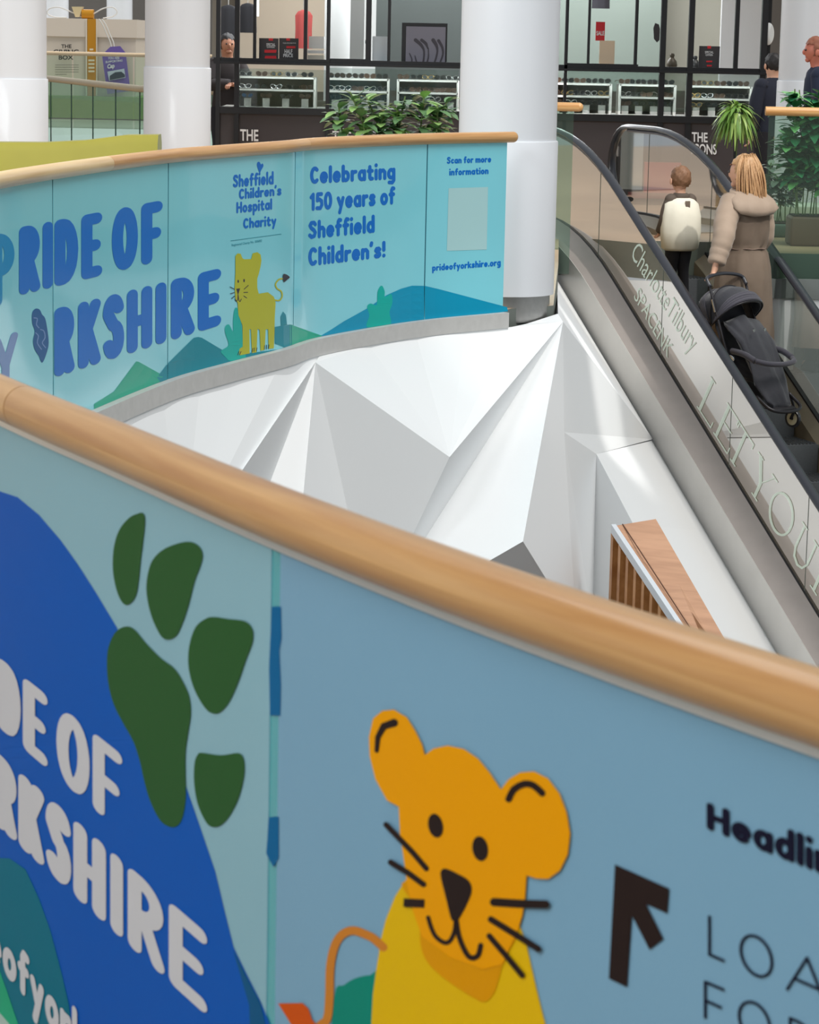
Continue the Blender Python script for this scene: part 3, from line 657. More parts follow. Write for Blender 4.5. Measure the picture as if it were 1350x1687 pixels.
# ================================================================== ESCALATOR
es=thing('escalator','escalator with lettered glass sides and black handrails rising to the shopfront','escalator',(2.3,20,-1.5))
EW=1.06; S0,S1=-1.5,8.2
def srange(a,b,n): return [a+(b-a)*k/n for k in range(n+1)]
HR=.93; nr=.33
def hr_path(off):
    pts=[esc(s,off,HR) for s in srange(S1,-1.25,46)]
    e=esc(-1.25,off,HR)
    for k in range(1,13):
        a_=math.pi*k/12; q=e-Vector((ED.x,ED.y,0))*nr*math.sin(a_)*1.0+Vector((0,0,-nr+nr*math.cos(a_))); pts.append(q)
    pts.append(pts[-1]+Vector((ED.x,ED.y,0))*.08)
    return pts
def ribbon(bm,pts,side,hw,th):
    """flattened handrail profile"""
    n=len(pts); rows=[]
    for i in range(n):
        t=(pts[min(i+1,n-1)]-pts[max(i-1,0)]).normalized(); b=t.cross(side).normalized()
        if i==0: b0=b
        row=[]
        for k in range(12):
            a_=2*math.pi*k/12; row.append(bm.verts.new(pts[i]+side*math.cos(a_)*hw+b*math.sin(a_)*th))
        rows.append(row)
    for i in range(n-1):
        for k in range(12): bm.faces.new((rows[i][k],rows[i][(k+1)%12],rows[i+1][(k+1)%12],rows[i+1][k]))
    bm.faces.new(rows[0][::-1]); bm.faces.new(rows[-1])
EN3=Vector((EN.x,EN.y,0))
EGL=glass('escalator_glass',(180,164,136),(238,206,160),.62,.85)  # beige haze colour stands in for the warm interior reflected in these panes
EGL2=glass('escalator_glass_clear',(226,236,230),(150,160,150),.05,.7)
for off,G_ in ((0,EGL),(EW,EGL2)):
    bm=B(); ribbon(bm,hr_path(off),EN3,.042,.024); put('handrail',bm,RUBBER,es)
    bm=B(); ribbon(bm,[p-Vector((0,0,.035)) for p in hr_path(off)[:47]],EN3,.018,.014); put('handrail_track',bm,mat('track_grey',(98,98,104),.3,.6),es)
    # panes about 1.25 long
    cuts_=[S1,6.7,5.45,4.2,2.95,1.7,.45,-.8,-1.5]
    for a_,b_ in zip(cuts_,cuts_[1:]):
        bm=B(); ss=srange(a_-.004,b_+.004,8); bt=[esc(s,off,.16) for s in ss]
        tpp=[]
        for s in ss:
            tz=HR-.04
            if s<-1.25: tz=HR-nr+math.sqrt(max(0,nr**2-((s+1.25)/1*1)**2))-.03
            tpp.append(esc(s,off,tz))
        for q in range(len(ss)-1): bm.faces.new([bm.verts.new(v) for v in (bt[q],bt[q+1],tpp[q+1],tpp[q])])
        bmesh.ops.remove_doubles(bm,verts=bm.verts,dist=1e-5)
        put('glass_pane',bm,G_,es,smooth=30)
    if off==0 or True:
        for c in cuts_[1:-1]:
            bm=B(); tube(bm,[esc(c,off,.17),esc(c,off,HR-.05)],.0035,6); put('pane_joint',bm,mat('joint_dark',(86,92,84),.5),es)
def sweep(bm,prof,ss,mi=0):
    rows=[[bm.verts.new(esc(s,o,d)) for o,d in prof] for s in ss]; n=len(prof); fs=[]
    for i in range(len(rows)-1):
        for k in range(n): fs.append(bm.faces.new((rows[i][k],rows[i+1][k],rows[i+1][(k+1)%n],rows[i][(k+1)%n])))
    fs.append(bm.faces.new(rows[0])); fs.append(bm.faces.new(rows[-1][::-1]))
    bmesh.ops.recalc_face_normals(bm,faces=fs)
SS=srange(-1.7,S1,44)
DECK=mat('deck_brown_grey',(176,166,160),.42,.2,var=8,scale=6); CLAD=mat('cladding_steel',(212,209,204),.4,.2,var=8,scale=4)
for off,sg in ((0,-1),(EW,1)):
    bm=B(); sweep(bm,[(off+.02*sg,.17),(off+.2*sg,.08),(off+.2*sg,.05),(off+.02*sg,.1)],SS); put('outer_deck',bm,DECK,es,smooth=30)
    bm=B(); sweep(bm,[(off+.2*sg,.079),(off+.206*sg,.079),(off+.206*sg,-.29),(off+.2*sg,-.29)],SS); put('side_cladding',bm,CLAD,es,smooth=30)
    bm=B(); sweep(bm,[(off-.02*sg,.17),(off+.02*sg,.17),(off+.02*sg,.10),(off-.02*sg,.10)],SS); put('glass_clamp',bm,DARK,es,smooth=30)
    bm=B(); sweep(bm,[(off-.02*sg,.15),(off-.1*sg,.07),(off-.1*sg,-.3),(off-.06*sg,-.3),(off-.02*sg,.08)],SS); put('inner_skirt',bm,mat('skirt_brown_grey',(128,118,100),.5),es,smooth=30)
bm=B(); sweep(bm,[(-.19,-.3),(EW+.19,-.3),(EW+.19,-.6),(-.19,-.6)],srange(-1.7,S1,30)); put('truss',bm,WHITE,es,smooth=30)
# thin pale strip at the top of the cladding run
bm=B(); sp_=[ad(917,446,20.9),ad(921,458,20.9),ad(985,555,20.4),ad(1062,690,20.3),ad(1066,690,20.3),ad(1000,560,20.4),ad(935,455,20.9)]
# steps
STP=mat('step_grey',(108,112,116),.45,.5,var=8,scale=50)
st=.40
nst=20
for k in range(nst):
    s=-.55+st*k; zt=0 if s<-.3 else z0(s+st)-.0
    zt=z0(s+.2)-.02
    bm=B(); pr=[esc(0,0,0)]*0
    a_=EK+ED*s+EN*.11; b_=EK+ED*s+EN*(EW-.11); v=ED*(st+.01)
    prism(bm,[(a_.x,a_.y,zt),(b_.x,b_.y,zt),(b_.x+v.x,b_.y+v.y,zt),(a_.x+v.x,a_.y+v.y,zt)],(0,0,-.25))
    for j in range(26):   # tread ribs
        o_=.125+j*(EW-.25)/25; p=EK+ED*(s+.01)+EN*o_; q=p+ED*(st-.03); w=EN*.012
        prism(bm,[(p.x,p.y,zt+.008),(p.x+w.x,p.y+w.y,zt+.008),(q.x+w.x,q.y+w.y,zt+.008),(q.x,q.y,zt+.008)],(0,0,-.01))
    put('step',bm,STP,es,smooth=None)
# floor plate at the head of the escalator
bm=B(); a_=EK+ED*-3.2+EN*.11; b_=EK+ED*-3.2+EN*(EW-.11); v=ED*2.66
prism(bm,[(a_.x,a_.y,.012),(b_.x,b_.y,.012),(b_.x+v.x,b_.y+v.y,.012),(a_.x+v.x,a_.y+v.y,.012)],(0,0,-.1)); put('landing_plate',bm,STEEL,es,smooth=None)
# glass lettering
EPL=Plane3((EK.x,EK.y,0),(EN.x,EN.y,0)); FROST=mat('frosted_letter',(228,242,226),.6,trans=(.72,(255,255,255)))
def el(t,base0,base1,up,bold=0,tr=.6): decal(es,'lettering',[typed(t,[base0,base1,(base0[0]+up[0],base0[1]+up[1]),(base1[0]+up[0]*1.06,base1[1]+up[1]*1.06)],bold=bold)],FROST,EPL,.004,30)
el('CharlotteTilbury',(1040,421),(1139,583),(14,-27)); el('SPACENK',(1045,490),(1101,590),(10,-19),.005)
def serif(items,base0,base1,up,pen):
    """thin roman capitals with slab serifs, x in units along the baseline"""
    sh=[]
    bx,by=base1[0]-base0[0],base1[1]-base0[1]
    def mp(u,v): return (base0[0]+bx*u+up[0]*v,base0[1]+by*u+up[1]*v)
    for ch,u0,u1 in items:
        wd=u1-u0
        G_={'L':[([(.2,0),(.2,1)],2),([(.2,0),(1,0),(1,.18)],.8)],'E':[([(.2,0),(.2,1)],2),([(.2,1),(.95,1),(.95,.84)],.8),([(.2,.52),(.8,.52)],.8),([(.2,0),(1,0),(1,.2)],.8)],
         'T':[([(.5,0),(.5,1)],2),([(0,.85),(0,1),(1,1),(1,.85)],.8)],'Y':[([(.5,0),(.5,.45)],2),([(.5,.45),(.08,1)],2),([(.5,.45),(.92,1)],.8)],
         'O':[(arc(.5,.5,.48,.52,0,360,28),1.5)],'U':[([(.15,1),(.15,.3),(.25,.08),(.5,0),(.72,.08),(.85,.3),(.85,1)],1.4)],
         'R':[([(.15,0),(.15,1)],2),([(.15,1),(.5,1)]+arc(.5,.75,.3,.25,90,-90,8)+[(.15,.5)],1),([(.45,.5),(.95,0)],2)]}[ch]
        sf={'L':[(.2,0),(.2,1)],'E':[(.2,0),(.2,1)],'T':[(.5,0)],'Y':[(.5,0),(.08,1),(.92,1)],'U':[(.15,1),(.85,1)],'R':[(.15,0),(.15,1),(.97,0)],'O':[]}[ch]
        polys=[]
        for pts,k in G_: polys+=stroke2d([mp(u0+x*wd,y) for x,y in pts],pen*k,False)
        for x,y in sf: polys+=stroke2d([mp(u0+(x-.17)*wd,y),mp(u0+(x+.17)*wd,y)],pen*.8,False)
        sh.append(('multi',polys))
    return sh
decal(es,'lettering',serif([('L',0,.17),('E',.2,.37),('T',.345,.53),('Y',.60,.80),('O',.83,1.06),('U',1.12,1.32),('R',1.38,1.62)],(1149,668),(1285,883),(22,-49),2.6),FROST,EPL,.004,30)

# wooden slatted stair parapet below, white edge and brown cap
wp=thing('slatted_parapet','wooden slatted stair parapet with brown cap seen below the white wall','parapet',tuple(ad(1040,900,16.2)))
dv=Vector((ED.x,ED.y,-TN*1.0)).normalized()
c0=ad(1015,866,16.2); c1=ad(1081,855,16.35); c2=ad(1081+112*1.7,855+195*1.7,13.9); c3=ad(1015+108*1.7,866+161*1.7,13.9)
bm=B(); prism(bm,[c0,c1,c2,c3],(0,0,-.05)); put('cap',bm,wood('cap_wood',(178,134,104),(198,152,120),3,14,.5,.1,'Object'),wp,smooth=None)
bm=B(); g0=c0.lerp(c1,.17); g1=c3.lerp(c2,.17); tube(bm,[g0+Vector((0,0,.002)),g1+Vector((0,0,.002))],.004,6); put('cap_groove',bm,mat('groove_brown',(92,58,40),.7),wp)
e0=c0+Vector((-.03,-.01,.01)); e3=c3+Vector((-.03,-.01,.01))
bm=B(); prism(bm,[e0,c0+Vector((0,0,.01)),c3+Vector((0,0,.01)),e3],(0,0,-.055)); put('edge_trim',bm,mat('trim_pale_grey',(205,210,216),.4),wp,smooth=None)
SLM=wood('slat_wood',(168,112,62),(194,138,84),14,14,.5,.1,'Object')
f_=(e3-e0); k=0; dh=Vector((f_.x,f_.y,0)).normalized()
for k in range(14):
    t=k/13; p=e0+f_*t; bm=B(); q=p+dh*.055
    prism(bm,[(p.x,p.y,p.z-.05),(q.x,q.y,p.z-.05-.03),(q.x,q.y,p.z-1.4),(p.x,p.y,p.z-1.4)],(.06,.02,0)); put('slat',bm,SLM,wp,smooth=None)
bm=B(); p,q=e0+Vector((.07,.03,-.06)),e3+Vector((.07,.03,-.06)); prism(bm,[p,q,q+Vector((0,0,-1.4)),p+Vector((0,0,-1.4))],(.1,.03,0)); put('back_board',bm,mat('back_brown',(120,78,44),.7),wp,smooth=None)
# ================================================================== SHOPFRONT (about 28 m away) AND WHAT STANDS IN IT
DS=28.0; CT=None
def pbox(bm,x0,y0,x1,y1,D,dep,mi=0,bevel=0):
    """upright box whose front face covers the measured rectangle at distance D"""
    xm,ym=(x0+x1)/2,(y0+y1)/2
    X0=ad(x0,ym,D).x; X1=ad(x1,ym,D).x; Z1=ad(xm,y0,D).z; Z0=ad(xm,y1,D).z
    if CT is not None and abs(Z0-CT)<.06: Z0=CT
    box(bm,((X0+X1)/2,D+dep/2,(Z0+Z1)/2),(abs(X1-X0),dep,abs(Z1-Z0)),bevel=bevel,mi=mi)
def pb(name,x0,y0,x1,y1,D,dep,m,parent=None,label=None,bevel=0,kind=None):
    bm=B(); pbox(bm,x0,y0,x1,y1,D,dep,bevel=bevel); o=put(name,bm,m,parent,smooth=30 if bevel else None,kind=kind)
    if label: o['label']=label
    return o
FRM=mat('shopfront_black',(26,26,29),.4,.2); BASEP=mat('base_panel_brown_black',(62,55,56),.5,var=4,scale=3); SHG=glass('shop_glass',(232,238,236),(150,160,150),.05,.8)
sf=thing('shopfront','black framed glass shopfront with a plinth lettered THE ICONS','shopfront',(.8,DS,0))
pb('top_rail',352,104,1258,114,DS,.1,FRM,sf)
# horizontal members follow the world level, so build them by height
def hbar(name,z0_,z1_,D,dep,m,x0=-2.1,x1=3.82,parent=None):
    bm=B(); box(bm,((x0+x1)/2,D+dep/2,(z0_+z1_)/2),(x1-x0,dep,z1_-z0_)); return put(name,bm,m,parent or sf,smooth=None)
zt=ad(600,106,DS).z; zb_=ad(600,186,DS).z
hbar('sill_rail',zb_-.035,zb_+.035,DS-.03,.12,FRM)
hbar('foot_rail',0,.08,DS-.02,.1,FRM)
hbar('plinth_panel',.08,zb_-.035,DS+.02,.06,BASEP)
hbar('counter_top',zt-.022,zt+.0,DS-.05,.75,FRM)
for x,w,ytop in ((359,7,-60),(390,8,-60),(540,6,-60),(932,5,-60),(1091,9,-60),(1137,9,-60),(1257,10,-60)):
    pb('mullion',x-w/2,ytop,x+w/2,330,DS-.02 if w>5 else DS,.09,FRM,sf)
for x,w in ((420,5),(504,6),(608,9),(642,5),(972,4),(1050,5),(1216,7),(1268,8)):
    pb('upper_mullion',x-w/2,-60,x+w/2,104 if x<900 else 116,DS+.05,.07,FRM,sf)
for x0,x1 in ((541,610),(934,1052)):
    pb('door_rail',x0,97 if x0<600 else 105,x1,103 if x0<600 else 111,DS+.03,.06,FRM,sf)
for x0,x1 in ((393,537),(543,755),(935,1133),(1141,1253)):
    pb('display_glass',x0,114,x1,183,DS+.03,.008,SHG,sf)
bm=B(); box(bm,(.86,DS+.95,.5),(5.7,.05,1.0)); put('case_back',bm,mat('case_back_grey',(120,118,110),.7),sf,smooth=None)
hbar('case_floor',zb_+.015,zb_+.032,DS+.08,.85,mat('case_floor_grey',(150,148,140),.5))
LW=mat('letter_white',(225,225,225),.5)
SHP=Plane3((0,DS+.0,0),(0,-1,0))
def shop_txt(t,q,b=.02,off=.02,m=LW,P=SHP,par=None): decal(par or sf,'lettering',[typed(t,q,bold=b)],m,P,off,60)
shop_txt('THE',[(396,231),(426,232),(396,212),(426,213)]); shop_txt('ICONS',[(394,254),(441,255),(394,236),(441,237)])
shop_txt('THE',[(548,234),(579,235),(548,215),(579,216)]); shop_txt('ICONS',[(547,256),(595,257),(547,238),(595,239)])
shop_txt('THE',[(1140,233),(1166,234),(1140,217),(1166,218)]); shop_txt('ICONS',[(1139,253),(1181,254),(1139,236),(1181,237)])
# interior behind
IW=[('wall_far_panel',350,402,DS+6,(120,112,100)),('wall_far_panel',395,545,DS+5.6,(172,158,140)),('wall_far_panel',536,620,DS+3.4,(188,190,188)),('wall_far_panel',610,780,DS+4.5,(70,76,74)),
    ('wall_far_panel',900,1095,DS+5,(118,128,120)),('wall_far_panel',1095,1200,DS+5.6,(150,148,136)),('wall_far_panel',1190,1262,DS+3.2,(190,190,190))]
for k,(n,x0,x1,D,c) in enumerate(IW):
    pb('wall_%d'%(k+1),x0,-120,x1,150,D,.1,mat('shop_wall_%d'%k,c,.8,var=5,scale=1.5),kind='structure')
bm=B(); box(bm,(1,DS+5,-.01),(9,9,.04)); put('floor_shop',bm,mat('shop_floor',(120,112,104),.4),smooth=None,kind='structure')
bm=B(); box(bm,(9.5,DS+12,2),(25,.2,9)); put('wall_far',bm,mat('far_wall_dark',(96,92,88),.9,var=8,scale=.7),smooth=None,kind='structure')
bm=B(); box(bm,(1.2,DS+4.3,3.3),(8,9,.2)); put('ceiling_shop',bm,mat('shop_ceiling',(190,190,186),.9),smooth=None,kind='structure')
# white inner columns and panels
def simple(name,parts,label,cat,origin,group=None):
    """parts: (name,x0,y0,x1,y1,D,depth,material)"""
    t=thing(name,label,cat,origin,group=group)
    for p in parts: pb(*p[:6],p[6],p[7],t,bevel=p[8] if len(p)>8 else 0)
    return t
LG=mat('light_grey_paint',(205,207,206),.6); LG2=mat('grey_door',(180,182,180),.6)
c=ad(558,50,DS+2); bm=B(); lathe(bm,[(.16,0),(.16,3.2)],(0,0,0),32); o=single('round_column',bm,LG,'slim light grey column inside the shop behind the glass door','column',(0,0,0)); o.location=(c.x,c.y,.01)
t=simple('cabinet_door',[('panel',578,-100,601,99,DS+1.2,.04,LG2),('handle',602,66,605,72,DS+1.15,.05,FRM)],'tall light grey cupboard door beside the slim column in the shop','door',tuple(ad(590,110,DS+1.2)))
# display units with shelves
UW=mat('shelf_white',(226,222,216),.4); UB=mat('shelf_back',(112,110,102),.8)
units=[(391,519,0),(540,640,0),(656,755,0),(905,1007,10),(1022,1113,11),(1137,1238,12)]
zsh=[ad(500,129,DS+.3).z,ad(500,149.5,DS+.3).z,ad(500,179,DS+.3).z]
rnd=random.Random(5)
unit_things=[]
names=['behind the left pane, above the first plinth lettering','behind the broad-leaved plant, left','beside the thick white column','just right of the thick white column','in the middle right of the shopfront','behind the feathery hanging plant']
for k,(x0,x1,dy) in enumerate(units):
    X0=ad(x0,140,DS+.3).x; X1=ad(x1,140,DS+.3).x
    t=thing('display_unit','white sunglasses display shelves '+names[k],'display unit',((X0+X1)/2,DS+.45,zsh[2]-.02),group='sunglasses display units in the shopfront')
    for nm,z in (('shelf',zsh[0]),('shelf',zsh[1]),('base_shelf',zsh[2])):
        bm=B(); box(bm,((X0+X1)/2,DS+.45,z),(X1-X0,.34 if nm=='shelf' else .5,.02)); put(nm,bm,UW,t,smooth=None)
    for X in (X0,X1):
        bm=B(); box(bm,(X,DS+.45,(zsh[0]+zsh[2])/2),(.026,.34,zsh[0]-zsh[2]+.016)); put('side_post',bm,UW,t,smooth=None)
    bm=B(); box(bm,((X0+X1)/2,DS+.64,(zsh[0]+zsh[2])/2),(X1-X0,.02,zsh[0]-zsh[2])); put('back_panel',bm,UB,t,smooth=None)
    unit_things.append((X0,X1,k))
# sunglasses
def glasses(fm,lm,label,group):
    t=thing('sunglasses',label,'sunglasses',(0,0,0),group=group)
    bm=B()
    for sx in (-1,1):
        ring=[Vector((sx*.034+.029*math.cos(a_),0,.023*math.sin(a_)+(.004*math.cos(a_)*sx))) for a_ in [2*math.pi*q/14 for q in range(15)]]
        tube(bm,ring,.0042,6,caps=False)
    tube(bm,[(-.008,0,.006),(0,-.002,.01),(.008,0,.006)],.004,6); put('frame',bm,fm,t)
    for sx in (-1,1):
        bm=B(); g=[bm.verts.new((sx*.034+.028*math.cos(2*math.pi*q/14),.001,.022*math.sin(2*math.pi*q/14))) for q in range(14)]; g2=[bm.verts.new(v.co+Vector((0,.002,0))) for v in g]
        bm.faces.new(g); bm.faces.new(g2[::-1])
        for q in range(14): bm.faces.new((g[q],g2[q],g2[(q+1)%14],g[(q+1)%14]))
        bmesh.ops.recalc_face_normals(bm,faces=bm.faces); put('lens',bm,lm,t,smooth=30)
        bm=B(); tube(bm,[(sx*.064,0,.008),(sx*.066,.06,.008),(sx*.064,.12,.004),(sx*.062,.135,-.012)],.0035,6); put('temple',bm,fm,t)
    return t
K=mat('frame_black',(28,26,26),.3,coat=.5); TT=mat('frame_tortoise',(92,58,40),.3,coat=.5,var=15,scale=60); GD=mat('frame_gold',(190,160,100),.3,.9); WH=mat('frame_white',(235,235,232),.3); SV=mat('frame_silver',(200,200,200),.25,.9)
LD=mat('lens_dark',(34,34,38),.1,coat=1); LBm=mat('lens_brown',(92,70,56),.1,coat=1); LBl=mat('lens_blue',(20,120,190),.1,.5,coat=1); LGy=mat('lens_grey',(110,114,118),.1,.5,coat=1)
protos=[glasses(K,LD,'black sunglasses on the display shelves','g'),glasses(TT,LBm,'brown tortoiseshell sunglasses on the display shelves','g'),glasses(GD,LGy,'thin gold framed sunglasses on the display shelves','g'),glasses(SV,LD,'silver framed dark sunglasses on the display shelves','g')]
gl_names=['dark sunglasses','brown sunglasses','gold framed sunglasses','silver framed sunglasses']
rows=['on top of','on the middle shelf of','on the bottom shelf of']
used=set()
special={(0,2,0):(K,LBl,'sunglasses with bright blue mirror lenses on the bottom shelf of the leftmost display unit'),(1,1,0):(WH,LD,'chunky white framed sunglasses on the middle shelf of the second display unit from left')}
un=['the leftmost display unit','the second display unit from left','the unit left of the thick column','the unit right of the thick column','the fifth display unit from left','the rightmost display unit']
CARD=mat('card_white',(222,222,218),.6)
for X0,X1,k in unit_things:
    for r_ in range(3):
        n=5 if r_<2 else 4
        for j in range(n):
            x=X0+(X1-X0)*(j+.5)/n+rnd.uniform(-.01,.01); z=zsh[r_]+.039; y=DS+.34+rnd.uniform(0,.06)
            if r_==2: z+=.09
            if (k,r_,j) in special:
                fm,lm,lb=special[(k,r_,j)]; g=glasses(fm,lm,lb,None)
            else:
                pi=rnd.choice([0,0,0,1,1,2,3]); src=protos[pi]
                g=src if pi not in used else copy_tree(src); used.add(pi)
                g['label']='%s %s %s'%(gl_names[pi],rows[r_],un[k]); g['group']='%s %s %s'%(gl_names[pi],rows[r_],un[k])
            g.location=(x,y,z); g.rotation_euler=(0,0,rnd.uniform(-.25,.25))
            if r_==2:
                bm=B(); box(bm,(0,0,.045),(.075,.05,.09),bevel=.003); o=single('card_box',bm,CARD,'small white card stand under sunglasses in '+un[k],'box',(0,0,0),'white card stands in '+un[k],30); o.location=(x,DS+.40,zsh[2]+.0105)
for pi,pr in enumerate(protos):
    if pi not in used:
        for ch in list(pr.children): bpy.data.objects.remove(ch)
        bpy.data.objects.remove(pr)
CT=zt+.0015
# things on the counter top
SG=mat('sign_charcoal',(52,48,50),.5); RED=mat('sign_red',(205,32,42),.5); TAN=mat('board_tan',(196,176,150),.6)
def board(name,x0,y0,x1,y1,D,m,label,cat,txt=(),group=None):
    c=ad((x0+x1)/2,y1,D); t=thing(name,label,cat,tuple(c)); pb('panel',x0,y0,x1,y1,D,.012,m,t)
    P=Plane3((0,D,0),(0,-1,0))
    for tt,q,mm,b in txt: decal(t,'lettering',[typed(tt,q,bold=b)],mm,P,.004,60)
    return t,P
t,P=board('sale_sign',427,63,459,103,DS+.2,SG,'dark promotion board with SPECIAL OFFER and red blocks on the counter','sign',[('SPECIAL',[(439,76),(454,76),(439,71),(454,71)],LW,.01),('OFFER',[(440,79),(453,79),(440,76.6),(453,76.6)],LW,.01)])
decal(t,'red_block',[poly([(436,82),(456,82),(455,87),(436,87)]),poly([(437,92),(455,92),(456,98),(436,98)]),poly([(443,63),(450,63),(450,67),(443,67)])],RED,P,.004,60)
t,P=board('sale_sign',460,63,492,102,DS+.22,SG,'dark promotion board lettered HALF PRICE on the counter','sign',[('HALF',[(469,88),(482,88),(469,81),(482,81)],LW,.02),('PRICE',[(467,94),(483,94),(467,88.5),(483,88.5)],LW,.02),('YOUR SECOND PAIR',[(466,72),(488,72),(466,70),(488,70)],LW,0)])
decal(t,'red_block',[poly([(472,63),(478,63),(478,67),(472,67)]),poly([(472,76),(487,76),(487,79.5),(472,79.5)])],RED,P,.004,60)
t=simple('box_stack',[('white_box',509,60,534,80,DS+.3,.3,CARD),('white_box',507,83,534,88,DS+.3,.3,CARD),('white_box',507,91,534,101,DS+.3,.3,mat('card_cream',(206,200,184),.6))],'stack of white and cream boxes standing on the shop counter','boxes',tuple(ad(520,103,DS+.3)))
t=simple('tablet_board',[('panel',614,60,641,102,DS+.15,.03,mat('pale_blue_board',(196,206,212),.4)),('plinth',611,102,645,106,DS+.1,.12,TAN)],'blank pale blue board on a tan foot on the counter','board',tuple(ad(628,106,DS+.15)))
# framed picture with dark flower stems
t=thing('framed_picture','black framed grey picture of dark drooping stems beside the thick column','picture',tuple(ad(700,110,DS+.3)))
pb('picture_frame',662,38,737,109,DS+.3,.04,FRM,t); pb('print_sheet',669,44,734,109,DS+.29,.01,mat('picture_grey',(118,116,128),.4),t)
P=Plane3((0,DS+.29,0),(0,-1,0)); STM=mat('stem_print',(62,58,66),.6)
decal(t,'stem_print',[stroke([(685,66),(694,74),(699,84),(698,100),(695,108)],[6,5,3,3,3],sm=3),stroke([(695,66),(702,72),(705,80)],[5,5,2],sm=3),stroke([(706,79),(706,95),(702,108)],[1.5,2.5,3],sm=3),stroke([(714,66),(719,74),(721,84),(718,98),(714,108)],[6,5,3,3,3],sm=3),stroke([(723,67),(729,78),(730,90),(725,104)],[5,4,3,3],sm=3),
  stroke([(675,88),(679,98),(677,108)],[1.5,2,3],sm=3),stroke([(684,92),(688,108)],[1.5,3])],STM,P,.003,30)
board('red_tag',982,36,997,67,DS+.5,RED,'red hanging SALE tag behind the glass right of the column','sign',[('SALE',[(983,58),(996,58),(983,51),(996,51)],LW,.03)])
simple('tan_board',[('panel',988,67,1013,108,DS+.2,.03,TAN),('plinth',984,108,1017,114,DS+.15,.12,TAN)],'blank tan board standing on the counter right of the column','board',tuple(ad(1000,114,DS+.2)))
bm=B(); n=[ad(x,y,DS+.4) for x,y in ((1080,38),(1086,40),(1088,48),(1087,66),(1083,70),(1078,64),(1077,46))]; prism(bm,n,(0,.01,0)); single('grey_tag',bm,SG,'dark angular hanging tag behind the glass at centre right','sign',n[4],smooth=None)
t,P=board('price_sign',1152,76,1186,115,DS+.2,SG,'dark brown offer board with red marks at the right of the counter','sign',[('SPECIAL',[(1162,88),(1176,88),(1162,84),(1176,84)],LW,.01),('OFFER',[(1163,92),(1175,92),(1163,89),(1175,89)],LW,.01)])
decal(t,'red_block',[poly([(1166,75.5),(1172,75.5),(1172,80),(1166,80)]),poly([(1164,100),(1174,100),(1174,102.5),(1164,102.5)]),poly([(1165,107),(1173,107),(1173,109.5),(1165,109.5)])],RED,P,.004,60)
bm=B(); c=ad(1267,56,DS+.0); 
lathe(bm,[(.001,-.006),(.055,-.006),(.058,0),(.055,.006),(.001,.006)],(0,0,0),32,caps=False); bmesh.ops.scale(bm,vec=(1,2.0,1),verts=bm.verts); bmesh.ops.rotate(bm,matrix=Matrix.Rotation(math.pi/2,3,'X'),verts=bm.verts)
o=single('wall_disc',bm,LG,'white oval plate hanging between two black mullions at right','plate',(0,0,0)); o.location=c
# bust-like display head, boxes on the right part of counter
for x,y0,y1,lb in ((1107,88,116,'brown display vase on the counter behind the glass'),(1145,92,116,'grey display bottle beside the dark offer board')):
    c=ad(x,y1,DS+.4); bm=B(); h=ad(x,y0,DS+.4).z-c.z; lathe(bm,[(.04,0),(.06,h*.3),(.05,h*.55),(.02,h*.75),(.028,h*.9),(.02,h)],(0,0,0),20); o=single('vase',bm,mat('vase_brown',(96,86,70),.4) if x<1120 else mat('vase_grey',(90,92,92),.3),lb,'vase',(0,0,0)); o.location=c
CT=None
# hanging clothes far back
for k,(x,y0,y1,cc,lb) in enumerate(((376,8,60,(34,34,38),'black jacket hanging in the shop at far left'),(408,5,54,(30,30,34),'second black jacket hanging in the shop at far left'),(500,16,80,(150,62,58),'pink-red garment hanging behind the boxes'),(990,-30,14,(50,48,54),'dark garment hanging high in the shop at right'))):
    D=DS+3; c=ad(x,y1,D); h=ad(x,y0,D).z-c.z; bm=B(); loft(bm,[((0,0,0),.10,.05),((0,0,h*.5),.095,.05),((0,0,h*.85),.10,.05),((0,0,h*.95),.07,.04),((0,0,h),.02,.02)],fold=.06,seed=k)
    o=single('hanging_garment',bm,mat('garment_%d'%k,cc,.9),lb,'clothes',(0,0,0)); o.location=c; MW[o]=Matrix.Translation(c); bm=B(); tube(bm,[(0,0,h-.02),(0,0,3.19-c.z)],.006,6); put('hanger_rod',bm,STEEL,o,world=False)
bm=B(); pbox(bm,418,-40,427,27,DS+2.6,.05); o=single('light_strip',bm,mat('light_strip_white',(235,240,236),.4),'upright pale light strip in the shop beside the black jackets','light',tuple(ad(422,27,DS+2.6)),smooth=None)
# red cabinet and white partition seen through the escalator glass
pb('red_panel',1062,268,1122,318,DS-.12,.12,mat('cabinet_red',(222,40,48),.45),sf); pb('red_panel',1036,318,1122,327,DS-.13,.12,mat('cabinet_dark_red',(150,46,46),.45),sf)
t=simple('partition',[('panel',1024,208,1060,312,DS-1.0,.1,LG)],'white partition seen through the escalator glass','partition',tuple(ad(1042,312,DS-1)))

